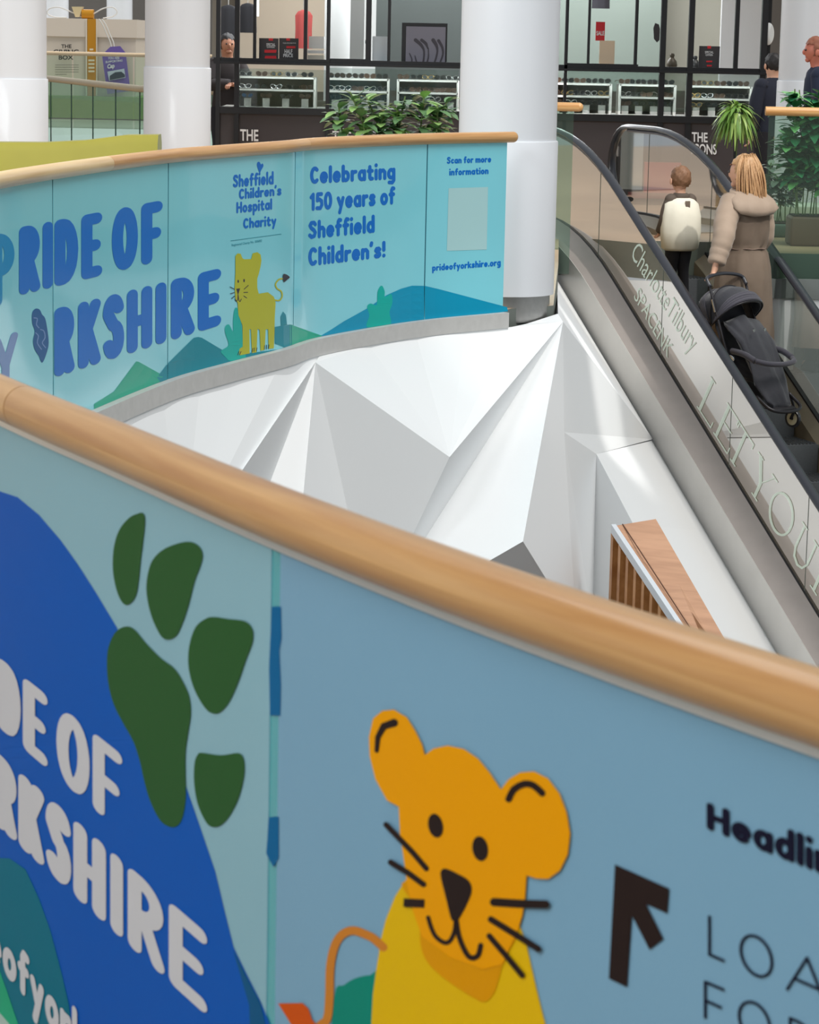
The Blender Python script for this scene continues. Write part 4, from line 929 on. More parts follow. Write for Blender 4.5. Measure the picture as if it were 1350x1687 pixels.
# ================================================================== LEFT BACKGROUND: second opening, gift box
lb=thing('balustrade','clear glass balustrade with slim wooden handrail between the two left columns','balustrade',(-4,32.5,0))
gp=[Vector(p[:2]) for p in ((-7.5,38.0),(-5.6,35.8),(-4.75,34.2),(-3.2,30.4),(-2.2,29.6))]
bm=B(); tube(bm,[(p.x,p.y,1.09) for p in gp[:3]]+[(gp[3].x,gp[3].y,1.06),(gp[4].x,gp[4].y,1.06)],.04,14,uv=True); put('handrail',bm,mat('rail_grey_wood',(170,158,134),.4),lb)
CGL=glass('clear_green_glass',(196,222,208),(150,175,160),.12,.6)
for a_,b_ in zip(gp,gp[1:]):
    n=max(1,int((b_-a_).length/.95)); 
    for j in range(n):
        p,q=a_.lerp(b_,j/n),a_.lerp(b_,(j+.985)/n); bm=B(); v=[bm.verts.new(c) for c in ((p.x,p.y,0),(q.x,q.y,0),(q.x,q.y,1.05),(p.x,p.y,1.05))]; bm.faces.new(v); put('glass_pane',bm,CGL,lb,smooth=None)
        bm=B(); tube(bm,[(q.x,q.y,0),(q.x,q.y,1.05)],.009,6); put('glass_edge',bm,mat('glass_edge_dark',(38,64,54),.3),lb)
bm=B(); tube(bm,[(a.x,a.y,.02) for a in gp],.04,8); put('base_shoe',bm,STEELG,lb)
slabz=-.15
bm=B(); prism(bm,[(-30,52,slabz),(-2.6,52,slabz),(-2.6,75,slabz),(-30,75,slabz)],(0,0,-.3)); put('floor_back',bm,mat('floor_back',(180,172,160),.5),smooth=None,kind='structure')
# white facets below that edge
bm=B(); X=[-9.5,-8.3,-7.0,-6.0,-4.9,-2.6]; tp_=[Vector((x,52,slabz)) for x in X]; mid=[Vector((-9.2,50.6,-1.3)),Vector((-7.9,51.4,-.6)),Vector((-6.6,50.4,-1.0)),Vector((-5.8,51.9,-.25)),Vector((-4.4,50.8,-.9)),Vector((-2.6,51,-1.4))]
for i in range(5):
    for tri in ((tp_[i],tp_[i+1],mid[i]),(mid[i],tp_[i+1],mid[i+1])): bm.faces.new([bm.verts.new(v) for v in tri])
for i in range(5):
    lo=[Vector((v.x,v.y+.4,-4.8)) for v in mid[i:i+2]]; bm.faces.new([bm.verts.new(v) for v in (mid[i],mid[i+1],lo[1],lo[0])])
bmesh.ops.remove_doubles(bm,verts=bm.verts,dist=1e-4); bmesh.ops.recalc_face_normals(bm,faces=bm.faces); put('wall_back_facets',bm,WHITE,smooth=None,kind='structure')
fr_=thing('balustrade','distant glass balustrade with thin pale handrail in front of the gift box','balustrade',(-7,52.1,slabz))
bm=B(); zz=ad(150,89,52.1).z; tube(bm,[(-30,52.1,zz),(-2.6,52.1,zz)],.04,12); put('handrail',bm,mat('rail_pale',(226,200,164),.4),fr_)
bm=B(); tube(bm,[(-30,54.5,zz),(-2.6,54.5,zz)],.04,12); 
bm.free()
x=-14.0
while x<-2.7:
    bm=B(); v=[bm.verts.new(c) for c in ((x,52.1,slabz),(x+1.17,52.1,slabz),(x+1.17,52.1,zz-.04),(x,52.1,zz-.04))]; bm.faces.new(v); put('glass_pane',bm,glass('far_glass',(226,240,232),(180,190,180),.08,.5),fr_,smooth=None); x+=1.2
# gift box
gb=thing('gift_box','giant cream gift box with gold ribbon lettered THE GIVING BOX','gift box',tuple(ad(150,157,58)))
CR=mat('box_cream',(222,208,192),.6,var=3,scale=1); 
CT=ad(150,159,57.5).z+.002
pb('box_body',77,60,224,158,58,2.0,CR,gb); pb('box_lid',75,31,226,61,57.95,2.1,mat('lid_cream',(228,214,198),.6),gb)
GOLD=mat('ribbon_gold',(206,142,30),.35,.35); 
CT=None
pb('ribbon',144,31,158,158,57.93,.02,GOLD,gb); 
for xx in (142.3,159.3): pb('ribbon_edge',xx-.9,31,xx+.9,158,57.93,.01,mat('edge_cream',(240,228,208),.6),gb)
P=Plane3((0,57.92,0),(0,-1,0)); BT=mat('box_text_black',(40,36,34),.6)
decal(gb,'lettering',[typed('THE',[(101,79),(118,79),(101,73),(118,73)],bold=.03),typed('GIVING',[(88,89),(130,89),(88,81.5),(130,81.5)],bold=.03),typed('BOX',[(97,98),(121,98),(97,91),(121,91)],bold=.03)],BT,P,.02,60)
decal(gb,'small_print',[stroke([(91,107+3.9*j),(130-(j*5 if j==4 else 0),107+3.9*j)],.8,False) for j in range(5)],mat('small_print_grey',(110,100,92),.7),P,.02,60)
decal(gb,'ribbon_print',[poly([(146,98+y),(156,98+y),(156,101+y),(146,101+y)]) for y in (0,6,12,18)]+[poly([(148,80),(154,80),(154,83),(148,83)])],mat('ribbon_print_cream',(236,222,190),.6),P,.03,60)
# bow: gold roll, open fold and thin white loops
c=ad(147,24,58.6); bm=B(); tube(bm,[c+Vector((-.12,-.3,0)),c+Vector((.14,-.3,0))],.11,18); put('bow_roll',bm,GOLD,gb)
bm=B(); n=[ad(x,y,58.2) for x,y in ((118,11),(136,11),(131,28),(124,28))]; prism(bm,n,(0,.25,0)); put('bow_fold',bm,mat('bow_cream',(226,206,160),.4,.2),gb,smooth=None)
WC=mat('cord_white',(228,226,222),.5)
for pts in ([(134,26),(118,20),(98,12),(82,14),(78,22),(90,28),(110,29)],[(152,24),(170,14),(186,12),(193,20),(186,27),(170,30)]):
    bm=B(); tube(bm,spline([ad(x,y,58.3) for x,y in pts],6),.014,8); put('bow_loop',bm,WC,gb)
for dx in (0,5):
    bm=B(); tube(bm,spline([ad(x+dx,y,57.8) for x,y in ((163,31),(170,42),(176,56),(182,70),(184,82))],5),.012,8); put('tag_cord',bm,WC,gb)
tg=thing('hanging_tag','purple gift tag hanging on white cord from the giant cream box','tag',tuple(ad(188,78,57.8)))
bm=B(); n=[ad(x,y,57.78) for x,y in ((182,77),(198,76),(207,87),(215,150),(177,155),(168,90))]; prism(bm,n,(0,.03,0)); put('tag_sheet',bm,mat('tag_purple',(112,92,168),.5),tg,smooth=None)
P=Plane3((0,57.76,0),(0,-1,0)); decal(tg,'lettering',[typed('YOU ARE',[(178,98),(197,97),(178,94),(197,93)],bold=.02),typed('SUPPORTING',[(174,104),(202,101),(174,100.5),(202,97.5)],bold=.02),typed('Cap',[(177,113),(189,111),(177,106),(189,104)],bold=.04)],LW,P,.01,60)
decal(tg,'tag_picture',[poly([(177,118),(205,113),(207,128),(180,133)])],mat('tag_pic',(190,200,214),.5),P,.01,60); decal(tg,'tag_picture_dark',[poly([(181,125),(190,119),(200,118),(206,123),(206,127),(181,132)])],mat('tag_pic_dark',(44,56,74),.5),P,.015,60)
CT=None
# green display plinth under it
simple('display_plinth',[('plinth_body',40,159,250,195,57.5,3.2,mat('astro_green',(120,150,66),.9,var=14,scale=12)),('side_block',205,100,250,157,60.8,1.5,mat('astro_green_dark',(104,132,66),.9,var=14,scale=12))],'green display plinth carrying the giant gift box','plinth',tuple(ad(150,195,57.5)))
# far back wall pieces over the box
bm=B(); box(bm,(-12,73,2),(30,.2,9)); put('wall_left_far',bm,mat('left_far_wall',(84,80,76),.9,var=14,scale=.6),smooth=None,kind='structure')
for x,lbl in ((92,'distant pale column above the left end of the gift box'),(197,'distant pale column above the right end of the gift box')):
    c=ad(x,50,66); bm=B(); lathe(bm,[(.32,0),(.32,9)],(0,0,0),32); o=single('far_column',bm,COLM,lbl,'column',(0,0,0)); o.location=(c.x,c.y,slabz)
# lime bench behind the far balustrade
sb=thing('lime_bench','lime green curved seat back behind the far handrail','bench',(-2.4,14.9,0))
LIME=mat('lime_fabric',(136,128,26),.65,var=6,scale=5,sheen=.2); LIMED=mat('lime_fabric_deep',(158,168,30),.65)
bm=B(); pth=[(-1.44,14.6),(-1.62,14.6),(-1.85,14.62),(-2.1,14.7),(-2.4,14.72),(-3.4,14.6)]; zs=[1.115,1.11,1.075,1.055,1.05,1.06]
rows=[]
for (x,y),z in zip(pth,zs): rows.append([bm.verts.new((x,y,.0)),bm.verts.new((x,y,z-.05)),bm.verts.new((x,y+.04,z)),bm.verts.new((x,y+.2,z)),bm.verts.new((x,y+.24,z-.05)),bm.verts.new((x,y+.24,0))])
for i in range(len(rows)-1):
    for k in range(5): bm.faces.new((rows[i][k],rows[i+1][k],rows[i+1][k+1],rows[i][k+1]))
bm.faces.new(rows[0]); bm.faces.new(rows[-1][::-1]); bmesh.ops.recalc_face_normals(bm,faces=bm.faces); put('backrest',bm,LIME,sb,smooth=40)
bm=B(); box(bm,(-2.4,15.2,.22),(1.9,.62,.44),bevel=.04); put('seat',bm,LIME,sb)
# rails beside the escalator head
for nm,x0,x1,lb_ in (('a',.62,1.31,'short wooden railed glass balustrade end just right of the thick column'),('b',2.83,6.2,'glass balustrade with wooden rail right of the escalator head')):
    t=thing('balustrade',lb_,'balustrade',((x0+x1)/2,21.5,0)); zr=1.16
    bm=B(); tube(bm,[(x0,21.5,zr),(x1,21.5,zr)],.037,18,uv=True)
    sphere(bm,(x1 if nm=='a' else x0,21.5,zr),.037,u=14,v=8) if nm=='a' else None
    put('handrail',bm,RAIL,t)
    n=int(round((x1-x0)/1.1)); 
    for j in range(n):
        p,q=x0+.03+(x1-x0-.06)*j/n,x0+.03+(x1-x0-.06)*(j+.985)/n; bm=B(); v=[bm.verts.new(c) for c in ((p,21.5,-.2),(q,21.5,-.2),(q,21.5,zr-.03),(p,21.5,zr-.03))]; bm.faces.new(v); put('glass_pane',bm,CGL,t,smooth=None)
bm=B(); box(bm,(10,21.49,-.28),(14.4,.08,.16)); put('trim_4',bm,mat('edge_grey',(112,118,116),.4),smooth=None,kind='structure')
bm=B(); box(bm,(10,21.52,-2.6),(14.4,.1,4.5)); put('wall_right_edge',bm,WHITE,smooth=None,kind='structure')
# low pale bench beyond the escalator
t=thing('low_bench','low pale bench with dark legs behind the escalator at right','bench',(3.4,24.2,0))
bm=B(); box(bm,(3.55,24.2,.18),(1.1,.5,.16),bevel=.02); put('seat',bm,mat('bench_pale',(206,212,192),.5),t)
for x in (3.1,4.0):
    for y in (24.0,24.4):
        bm=B(); tube(bm,[(x,y,.1),(x+.02,y,0)],.015,8); put('leg',bm,FRM,t)
# ================================================================== PEOPLE
def skin_body(verts,edges,radii,sub=2):
    me=bpy.data.meshes.new('tmp'); me.from_pydata([tuple(v) for v in verts],edges,[]); o=bpy.data.objects.new('tmp',me); COL.objects.link(o)
    md=o.modifiers.new('s','SKIN'); sv=me.skin_vertices[0].data
    for i,r_ in enumerate(radii): sv[i].radius=(r_,r_) if not hasattr(r_,'__len__') else r_; sv[i].use_root=(i==0)
    m2=o.modifiers.new('b','SUBSURF'); m2.levels=sub
    dg=bpy.context.evaluated_depsgraph_get(); out=bpy.data.meshes.new_from_object(o.evaluated_get(dg)); bm=B(); bm.from_mesh(out)
    bpy.data.objects.remove(o); bpy.data.meshes.remove(me); bpy.data.meshes.remove(out); return bm
def hand_chain(V_,E_,R_,wrist,wi,d,side,up,s=1.0,curl=.5):
    """palm and five fingers grown from vertex wi at point wrist; d forward, side towards the thumb"""
    d=d.normalized(); side=(side-d*side.dot(d)).normalized(); nrm=d.cross(side)
    def add(p,r_,par):
        V_.append(p); R_.append(r_); E_.append((par,len(V_)-1)); return len(V_)-1
    palm=add(wrist+d*.045*s,.023*s,wi); kn=add(wrist+d*.075*s,.022*s,palm)
    for j,(o_,l) in enumerate(((.030,.070),(.011,.080),(-.009,.074),(-.028,.058))):
        a_=add(wrist+d*.088*s+side*o_*s,.0095*s,kn); dd=(d*math.cos(curl)-nrm*math.sin(curl)); b=add(V_[a_]+dd*l*.5*s,.0085*s,a_); dd=(d*math.cos(curl*2.4)-nrm*math.sin(curl*2.4)); add(V_[b]+dd*l*.5*s,.007*s,b)
    a_=add(wrist+d*.03*s+side*.034*s,.011*s,palm); b=add(V_[a_]+(d*.7+side*.6-nrm*.3).normalized()*.03*s,.010*s,a_); add(V_[b]+(d*.85+side*.2-nrm*.5).normalized()*.026*s,.008*s,b)
SKIN=mat('skin',(214,164,136),.5,var=4,scale=10); SKIN2=mat('skin_tan',(176,124,98),.5,var=4,scale=10); SKIN3=mat('skin_flushed',(206,120,98),.5)
def person(label,loc,yaw,h,skin,hairm,top,trou,shoe,arms,lean=0,head_turn=0,hair='short',coat=None,group=None,legs=((-.09,0),(.09,0)),tilt=0,hs=1.0,wide=1.0,handle=None):
    """faces +Y in its own space; arms: (elbow, wrist) offsets from each shoulder in units of height"""
    M=Matrix.Translation(Vector(loc))@Matrix.Rotation(yaw,4,'Z')
    t=thing('person',label,'person',mtx=M,group=group)
    V_=[Vector((0,0,.53)),Vector((0,.005+lean*.1,.62)),Vector((0,.0+lean*.25,.72)),Vector((0,-.005+lean*.4,.80)),Vector((0,lean*.5,.845)),Vector((0,.008+lean*.6,.885)),Vector((0,.016+lean*.65,.925)),Vector((0,.014+lean*.67,.965))]
    E_=[(0,1),(1,2),(2,3),(3,4),(4,5),(5,6),(6,7)]; R_=[(.085,.06),(.072,.052),(.082,.058),(.06,.045),.03,.045,.052,.036]
    sk=[]
    for si,sx in enumerate((-1,1)):
        sh=Vector((sx*.095,lean*.4,.80)); V_.append(sh); i=len(V_)-1; E_.append((3,i)); R_.append(.032)
        el=sh+Vector(arms[si][0]); wr=sh+Vector(arms[si][1])
        if handle is not None and si==0:
            tg_=(M.inverted()@handle)/h; d_=(tg_-sh); ln=min(d_.length-.05,.36); wr=sh+d_.normalized()*ln; el=sh.lerp(wr,.5)+Vector((-.02,-.045,-.01))
            el=sh+(el-sh)
        V_.append(el); E_.append((i,i+1)); R_.append(.019); V_.append(wr); E_.append((i+1,i+2)); R_.append(.014); sk.append((sh,el,wr))
        hand_chain(V_,E_,R_,wr,i+2,(wr-el),Vector((-sx*.6,.8,0)),Vector((0,0,1)),s=.58,curl=.45)
    lg=[]
    for si,sx in enumerate((-1,1)):
        fx,fy=legs[si]; hp=Vector((sx*.048,0,.50)); V_.append(hp); i=len(V_)-1; E_.append((0,i)); R_.append(.055)
        kn=Vector((sx*.05+(fx-sx*.09)*.5,fy*.5+.012,.285)); an=Vector((fx*.75,fy,.05)); toe=an+Vector((0,.075,-.025))
        V_+= [kn,an,toe]; E_+=[(i,i+1),(i+1,i+2),(i+2,i+3)]; R_+=[.034,.022,.02]; lg.append((hp,kn,an,toe))
    V_=[v*h for v in V_]; R_=[(r_[0]*h,r_[1]*h) if hasattr(r_,'__len__') else r_*h for r_ in R_]
    bm=skin_body(V_,E_,R_); hc=V_[6]
    Rt=Matrix.Rotation(head_turn,3,'Z')
    # nose, brows of the face, ears stay in the same surface object
    put('body',bm,skin,t,world=False)
    def hp_(x,y,z): return hc+Vector((0,0,(hs-1)*.05*h))+Rt@(Vector((x,y,z))*h*hs)
    bm=B(); sphere(bm,hp_(0,.004,.002),(.045*h*hs,.056*h*hs,.062*h*hs),rot=Rt,u=24,v=16); sphere(bm,hp_(0,.058,-.006),(.008*h*hs,.012*h*hs,.014*h*hs),rot=Rt); sphere(bm,hp_(0,.040,-.044),(.02*h*hs,.014*h*hs,.014*h*hs),rot=Rt)
    for sx in (-1,1): sphere(bm,hp_(sx*.054,-.002,-.008),(.006*h*hs,.012*h*hs,.018*h*hs),rot=Rt)
    put('head',bm,skin,t,world=False)
    for sx in (-1,1):
        bm=B(); sphere(bm,hp_(sx*.019,.055,.006),.006*h*hs,u=10,v=8); put('eye',bm,mat('eye_dark',(36,28,26),.2),t,world=False)
    bm=B(); tube(bm,[hp_(-.013,.049,-.030),hp_(0,.052,-.031),hp_(.013,.049,-.030)],.0022*h*hs,6); put('mouth',bm,mat('lip',(170,88,80),.5),t,world=False)
    # hair: shell with locks
    bm=B(); g=bmesh.ops.create_icosphere(bm,subdivisions=4,radius=1)
    for v in bm.verts:
        n=v.co.copy(); k=1+.10*noise.noise(n*3.5)+.05*noise.noise(Vector((n.x*16,n.y*16,n.z*4)))+.02*math.sin(26*math.atan2(n.x,n.y)+7*n.z)
        v.co=Vector((n.x*.052*k,n.y*.064*k-.006,n.z*.066*k+.012))
    dl=[v for v in bm.verts if (v.co.y>.02 and v.co.z<.030) or v.co.z<-.036]
    bmesh.ops.delete(bm,geom=dl,context='VERTS')
    for v in bm.verts: v.co=hc+Vector((0,0,(hs-1)*.05*h))+Rt@(v.co*h*hs)
    put('hair',bm,hairm,t,world=False)
    if hair!='none' and hair!='short':
        bm=B(); rn=random.Random(3); sphere(bm,hp_(0,-.032,-.035),(.05*h*hs,.042*h*hs,.085*h*hs),rot=Rt)
        for j in range(230):
            a_=math.radians(185+170*rn.random()); x,y=math.cos(a_)*.052,math.sin(a_)*.066
            z=.05*rn.random()-.0; l=.10+.055*rn.random(); q_=.75+.5*rn.random()
            pts=[hp_(x*.55,y*.6,z+.03),hp_(x*1.02*q_,y*1.08,z-.02),hp_(x*1.15*q_,y*1.15*q_,z-.02-l*.5),hp_(x*.95*q_+.008*math.sin(j),y*1.2*q_,z-.02-l)]
            tube(bm,spline(pts,4),[.0042*h*(1-.5*q/12) for q in range(13)],6)
        put('loose_hair',bm,hairm,t,world=False)
    # trousers, top, sleeves, shoes
    bm=B()
    for hp,kn,an,toe in lg: tube(bm,spline([hp*h+Vector((0,0,.02*h)),hp.lerp(kn,.5)*h,kn*h,kn.lerp(an,.5)*h,an*h+Vector((0,0,.0))],4),[h*r_ for r_ in [.066,.065,.063,.06,.057,.054,.051,.048,.045,.043,.041,.04,.038,.037,.036,.035,.034]],16)
    sphere(bm,Vector((0,0,.515*h)),(.092*h,.06*h,.05*h)); put('trousers',bm,trou,t,world=False)
    for hp,kn,an,toe in lg:
        bm=B(); a_=an*h; loft(bm,[(a_+Vector((0,.02*h,-.05*h)),.026*h,.062*h),(a_+Vector((0,.02*h,-.035*h)),.028*h,.064*h),(a_+Vector((0,.012*h,-.018*h)),.024*h,.045*h),(a_+Vector((0,-.004*h,.012*h)),.023*h,.026*h)],seg=18); put('shoe',bm,shoe,t,world=False)
    if coat is None:
        bm=B(); ff=.02
        loft(bm,[((0,0,.49*h),.098*h,.072*h),((0,0,.53*h),.1*h,.072*h),((0,lean*.1*h,.62*h),.088*h,.064*h),((0,lean*.25*h,.72*h),.098*h,.07*h),((0,lean*.36*h,.78*h),.104*h,.066*h),((0,lean*.42*h,.815*h),.085*h,.054*h),((0,lean*.5*h,.84*h),.05*h,.04*h),((0,lean*.5*h,.85*h),.036*h,.036*h)],fold=ff,caps=False); put('top',bm,top,t,world=False)
        bm=B(); [sphere(bm,Vector((sh.x*.86,sh.y,sh.z-.004))*h,.05*h) for sh,_,_ in sk]
        for sh,el,wr in sk: tube(bm,spline([Vector((sh.x*.8,sh.y,sh.z+.002))*h,sh.lerp(el,.5)*h,el*h,el.lerp(wr,.5)*h,wr*h],4),[h*(.05-.0009*q) for q in range(17)],14)
        put('sleeves',bm,top,t,world=False)
    return t,sk,h,hc
DN=mat('cloth_near_black',(32,32,38),.9); NV=mat('cloth_navy',(36,44,66),.9); BRH=mat('hair_brown',(124,86,58),.6,var=26,scale=60); BLH=mat('hair_blonde',(184,142,98),.5,var=30,scale=70); DKH=mat('hair_black',(30,26,26),.6)
PI=math.pi
down=[((-.025,0,-.16),(-.03,.03,-.30)),((.025,0,-.16),(.03,.03,-.30))]
# place on the steps: tread height for a point s down the slope
def tread(s): 
    k=math.floor((s+.55)/st); return z0(-.55+st*k+.2)-.02+.009
def on_esc(px,py,D):  # point on the escalator under the measured column
    p=ad(px,py,D); q=Vector((p.x,p.y))-EK; return q.dot(ED),q.dot(EN)
yawE=math.atan2(-(-ED.x),-ED.y)   # faces up the slope, away from the viewer
YE=math.atan2(ED.x,-ED.y)
# ------------------------------------------------------------------ black pram
PB=mat('pram_fabric',(30,31,40),.75,var=6,scale=20,bump=.3,sheen=.3); PB2=mat('pram_hood_grey',(58,56,66),.8,bump=.2,scale=60,sheen=.3); CHR=mat('chrome',(220,220,222),.15,1); PF=mat('pram_frame_black',(44,42,46),.35,.4)
HND=ad(1192,452,20.9); PSC=.87
Mp=Matrix.Rotation(PI+math.radians(42),4,'Z')@Matrix.Rotation(-.36,4,'X')@Matrix.Scale(PSC,4)
Mp=Matrix.Translation(HND-Mp@Vector((0,-.62,1.045)))@Mp
HGR=Mp@Vector((.13,-.62,1.05))
pr=thing('pram','black folding-hood pram with cream wheel held on the escalator steps','pram',mtx=Mp)
def pl(name,bm,m,sm=50): return put(name,bm,m,pr,world=False,smooth=sm)
W=.25
# handle
bm=B(); tube(bm,spline([(-W,-.52,.98),(-W+.02,-.60,1.03),(0,-.63,1.05),(W-.02,-.60,1.03),(W,-.52,.98)],6),.017,12); pl('handle_grip',bm,RUBBER)
for sx in (-1,1):
    bm=B(); tube(bm,spline([(sx*W,-.53,.98),(sx*W,-.38,.82),(sx*W,-.1,.52),(sx*W,.18,.30),(sx*(W-.03),.42,.16)],6),.013,10); pl('frame_tube',bm,PF)
    bm=B(); tube(bm,spline([(sx*(W+.01),-.42,.12),(sx*W,-.2,.36),(sx*W,-.02,.5)],5),.012,10); pl('rear_leg',bm,PF)
    bm=B(); tube(bm,[(sx*(W+.015),-.44,.89),(sx*(W+.015),-.36,.80)],.015,10); pl('chrome_joint',bm,CHR)
    bm=B(); sphere(bm,(sx*(W+.01),-.02,.50),(.018,.04,.03)); pl('chrome_joint',bm,CHR)
def wheel(x,y,z,r,nm,cream=True):
    bm=B(); lathe(bm,[(r*.72,-.016),(r*.95,-.018),(r,-.008),(r,.008),(r*.95,.018),(r*.72,.016)],(0,0,0),30,caps=False); bmesh.ops.rotate(bm,matrix=Matrix.Rotation(PI/2,3,'Y'),verts=bm.verts); bmesh.ops.translate(bm,vec=(x,y,z),verts=bm.verts); wo=pl(nm,bm,RUBBER)
    bm=B(); lathe(bm,[(r*.74,-.013),(r*.74,.013)],(0,0,0),26); bmesh.ops.rotate(bm,matrix=Matrix.Rotation(PI/2,3,'Y'),verts=bm.verts); bmesh.ops.translate(bm,vec=(x,y,z),verts=bm.verts); put('wheel_disc',bm,mat('wheel_cream',(226,222,196),.5) if cream else PF,wo,world=False)
    bm=B(); sphere(bm,(x,y,z),(.03,.016,.016),u=12,v=8); put('hub',bm,PF,wo,world=False)
wheel(-W-.03,.46,.085,.085,'front_wheel'); wheel(W+.03,.46,.085,.085,'front_wheel'); wheel(-W-.03,-.42,.11,.11,'rear_wheel',False); wheel(W+.03,-.42,.11,.11,'rear_wheel',False)
for sx in (-1,1):
    bm=B(); tube(bm,spline([(sx*(W-.03),.34,.30),(sx*(W-.02),.42,.25),(sx*(W+.0),.46,.17),(sx*(W+.0),.46,.08)],4),.013,10); pl('fork',bm,PF)
# seat, folded hood, footmuff
def crump(bm,amp,f):
    for v in bm.verts:
        n_=noise.noise(v.co*f); v.co+=Vector((noise.noise(v.co*f+Vector((5,0,0))),n_,noise.noise(v.co*f+Vector((0,9,0)))))*amp
bm=B(); loft(bm,[((0,-.46,.86),.15,.04,0,-.9),((0,-.43,.80),.21,.07,0,-.9),((0,-.34,.68),.22,.09,0,-.8),((0,-.22,.55),.215,.10,0,-.7),((0,-.08,.45),.21,.11,0,-.9),((0,.08,.40),.2,.10,0,-1.3),((0,.16,.38),.1,.05,0,-1.3)],seg=48,fold=.03,nf=7); crump(bm,.02,7); pl('seat_shell',bm,PB)
NU,NV_=18,18
def hood(a0,a1,r_,th,m,nm,w=W*1.02,cy=-.36,cz=.66):
    bm=B(); vs=[]
    for i in range(NU+1):
        a_=math.radians(a0+(a1-a0)*i/NU); row=[]
        for j in range(NV_+1):
            b=PI*j/NV_; rr=r_*(1+.035*abs(math.sin(i*PI/4.5))); q=math.sin(b)**.5
            row.append(bm.verts.new((-math.cos(b)*w,cy-rr*math.cos(a_)*q,cz+rr*math.sin(a_)*q*1.05)))
        vs.append(row)
    for i in range(NU):
        for j in range(NV_): bm.faces.new((vs[i][j],vs[i+1][j],vs[i+1][j+1],vs[i][j+1]))
    bmesh.ops.remove_doubles(bm,verts=bm.verts,dist=1e-4); bmesh.ops.recalc_face_normals(bm,faces=bm.faces); bmesh.ops.solidify(bm,geom=bm.faces[:],thickness=th); pl(nm,bm,m)
hood(20,118,.33,.01,PB,'hood'); hood(98,116,.345,.012,PB2,'hood_rim',W*1.06); hood(22,40,.345,.012,PB2,'hood_rim',W*1.06)
for a_ in (20,62,118):
    a_=math.radians(a_); bm=B(); tube(bm,[(-math.cos(PI*j/20)*(W*1.06),-.36-.342*math.cos(a_)*(math.sin(PI*j/20)**.5),.66+.36*math.sin(a_)*(math.sin(PI*j/20)**.5)) for j in range(21)],.007,8); pl('hood_rib',bm,PF)
bm=B(); loft(bm,[((0,-.30,.70),.17,.06,0,-.6),((0,-.16,.72),.22,.09,0,-.9),((0,.0,.64),.23,.10,0,-1.0),((0,.15,.52),.22,.10,0,-1.0),((0,.30,.40),.2,.09,0,-1.1),((0,.44,.30),.17,.07,0,-1.2),((0,.52,.26),.11,.04,0,-1.2)],seg=56,fold=.035,nf=8,seed=2); crump(bm,.045,6); crump(bm,.02,15); pl('footmuff',bm,PB)
for sx in (-1,1):
    bm=B(); tube(bm,spline([(sx*W,-.05,.56),(sx*W*1.05,.10,.60),(sx*W*1.02,.24,.60)],6),.028,12); pl('arm_pad',bm,PB2)
bm=B(); tube(bm,spline([(-W*1.02,.24,.60),(-W*.7,.33,.61),(0,.36,.61),(W*.7,.33,.61),(W*1.02,.24,.60)],6),.024,12); pl('bumper_bar',bm,PB2)
bm=B(); tube(bm,spline([(-W*.9,.36,.30),(-W*.8,.55,.26),(0,.60,.25),(W*.8,.55,.26),(W*.9,.36,.30)],6),.016,10); pl('foot_bar',bm,PF)
bm=B(); loft(bm,[((0,0.0,.14),.17,.20),((0,0,.18),.2,.25),((0,0,.28),.21,.27)],seg=32,fold=.02); pl('basket',bm,PB)
bm=B(); box(bm,(0,.50,.24),(.30,.12,.03),bevel=.01); pl('footrest',bm,PF)
for x in (-.07,.08):
    bm=B(); lathe(bm,[(.011,0),(.016,0),(.016,.006),(.011,.006)],(0,0,0),14); bmesh.ops.rotate(bm,matrix=Matrix.Rotation(-PI/2.4,3,'X'),verts=bm.verts); bmesh.ops.translate(bm,vec=(x,-.02,.77),verts=bm.verts); pl('snap_button',bm,CHR)
# woman in the long taupe coat
sw,ow=1.8,.66
TAUPE=mat('coat_taupe',(158,138,120),.72,var=5,scale=14,bump=.25,sheen=.15); TAUPD=mat('coat_lining_brown',(112,94,82),.8)
wz=tread(sw); wl=EK+ED*sw+EN*ow
hw=1.74
t,sk,h,hc=person('person in long taupe hooded coat with blonde hair, pushing the black pram on the escalator',(wl.x,wl.y,wz),YE+.12,hw,SKIN,BLH,TAUPE,DN,DN,[((-.06,-.05,-.13),(-.125,-.145,-.245)),((.03,.02,-.16),(.0,.10,-.27))],head_turn=.45,hair='long',coat=True,hs=1.18,handle=HGR)
def wv(x,y,z): return Vector((x,y,z))*h
bm=B(); loft(bm,[(wv(.015,-.012,.12),.155*h,.105*h,0,0,1.2),(wv(.013,-.01,.2),.153*h,.104*h,0,0,1.2),(wv(.01,-.008,.3),.15*h,.102*h,0,0,1),(wv(.006,-.006,.4),.148*h,.102*h,0,0,.9),(wv(0,-.004,.5),.142*h,.102*h,0,0,.8),(wv(0,0,.565),.13*h,.09*h,0,0,1.1),(wv(0,0,.59),.116*h,.08*h,0,0,2.2),(wv(0,0,.612),.126*h,.088*h,0,0,1.2),(wv(0,0,.68),.134*h,.096*h,0,0,.6),(wv(0,0,.75),.136*h,.096*h,0,0,.3),(wv(0,0,.80),.128*h,.082*h,0,0,.2),(wv(0,0,.83),.098*h,.062*h,0,0,.2),(wv(0,0,.85),.06*h,.05*h,0,0,.2)],seg=96,fold=.018,nf=9,seed=1,caps=False)
for v in bm.verts:
    n_=noise.noise(Vector((v.co.x*9,v.co.y*9,v.co.z*3.5))); d_=Vector((v.co.x,v.co.y,0)).normalized(); v.co+=d_*n_*.022
bmesh.ops.solidify(bm,geom=bm.faces[:],thickness=.006); put('coat',bm,TAUPE,t,world=False)
bm=B(); pts=[]
for k in range(65):
    a_=2*PI*k/64; pts.append(wv(.117*math.cos(a_),.082*math.sin(a_),.59+.002*math.sin(9*a_)))
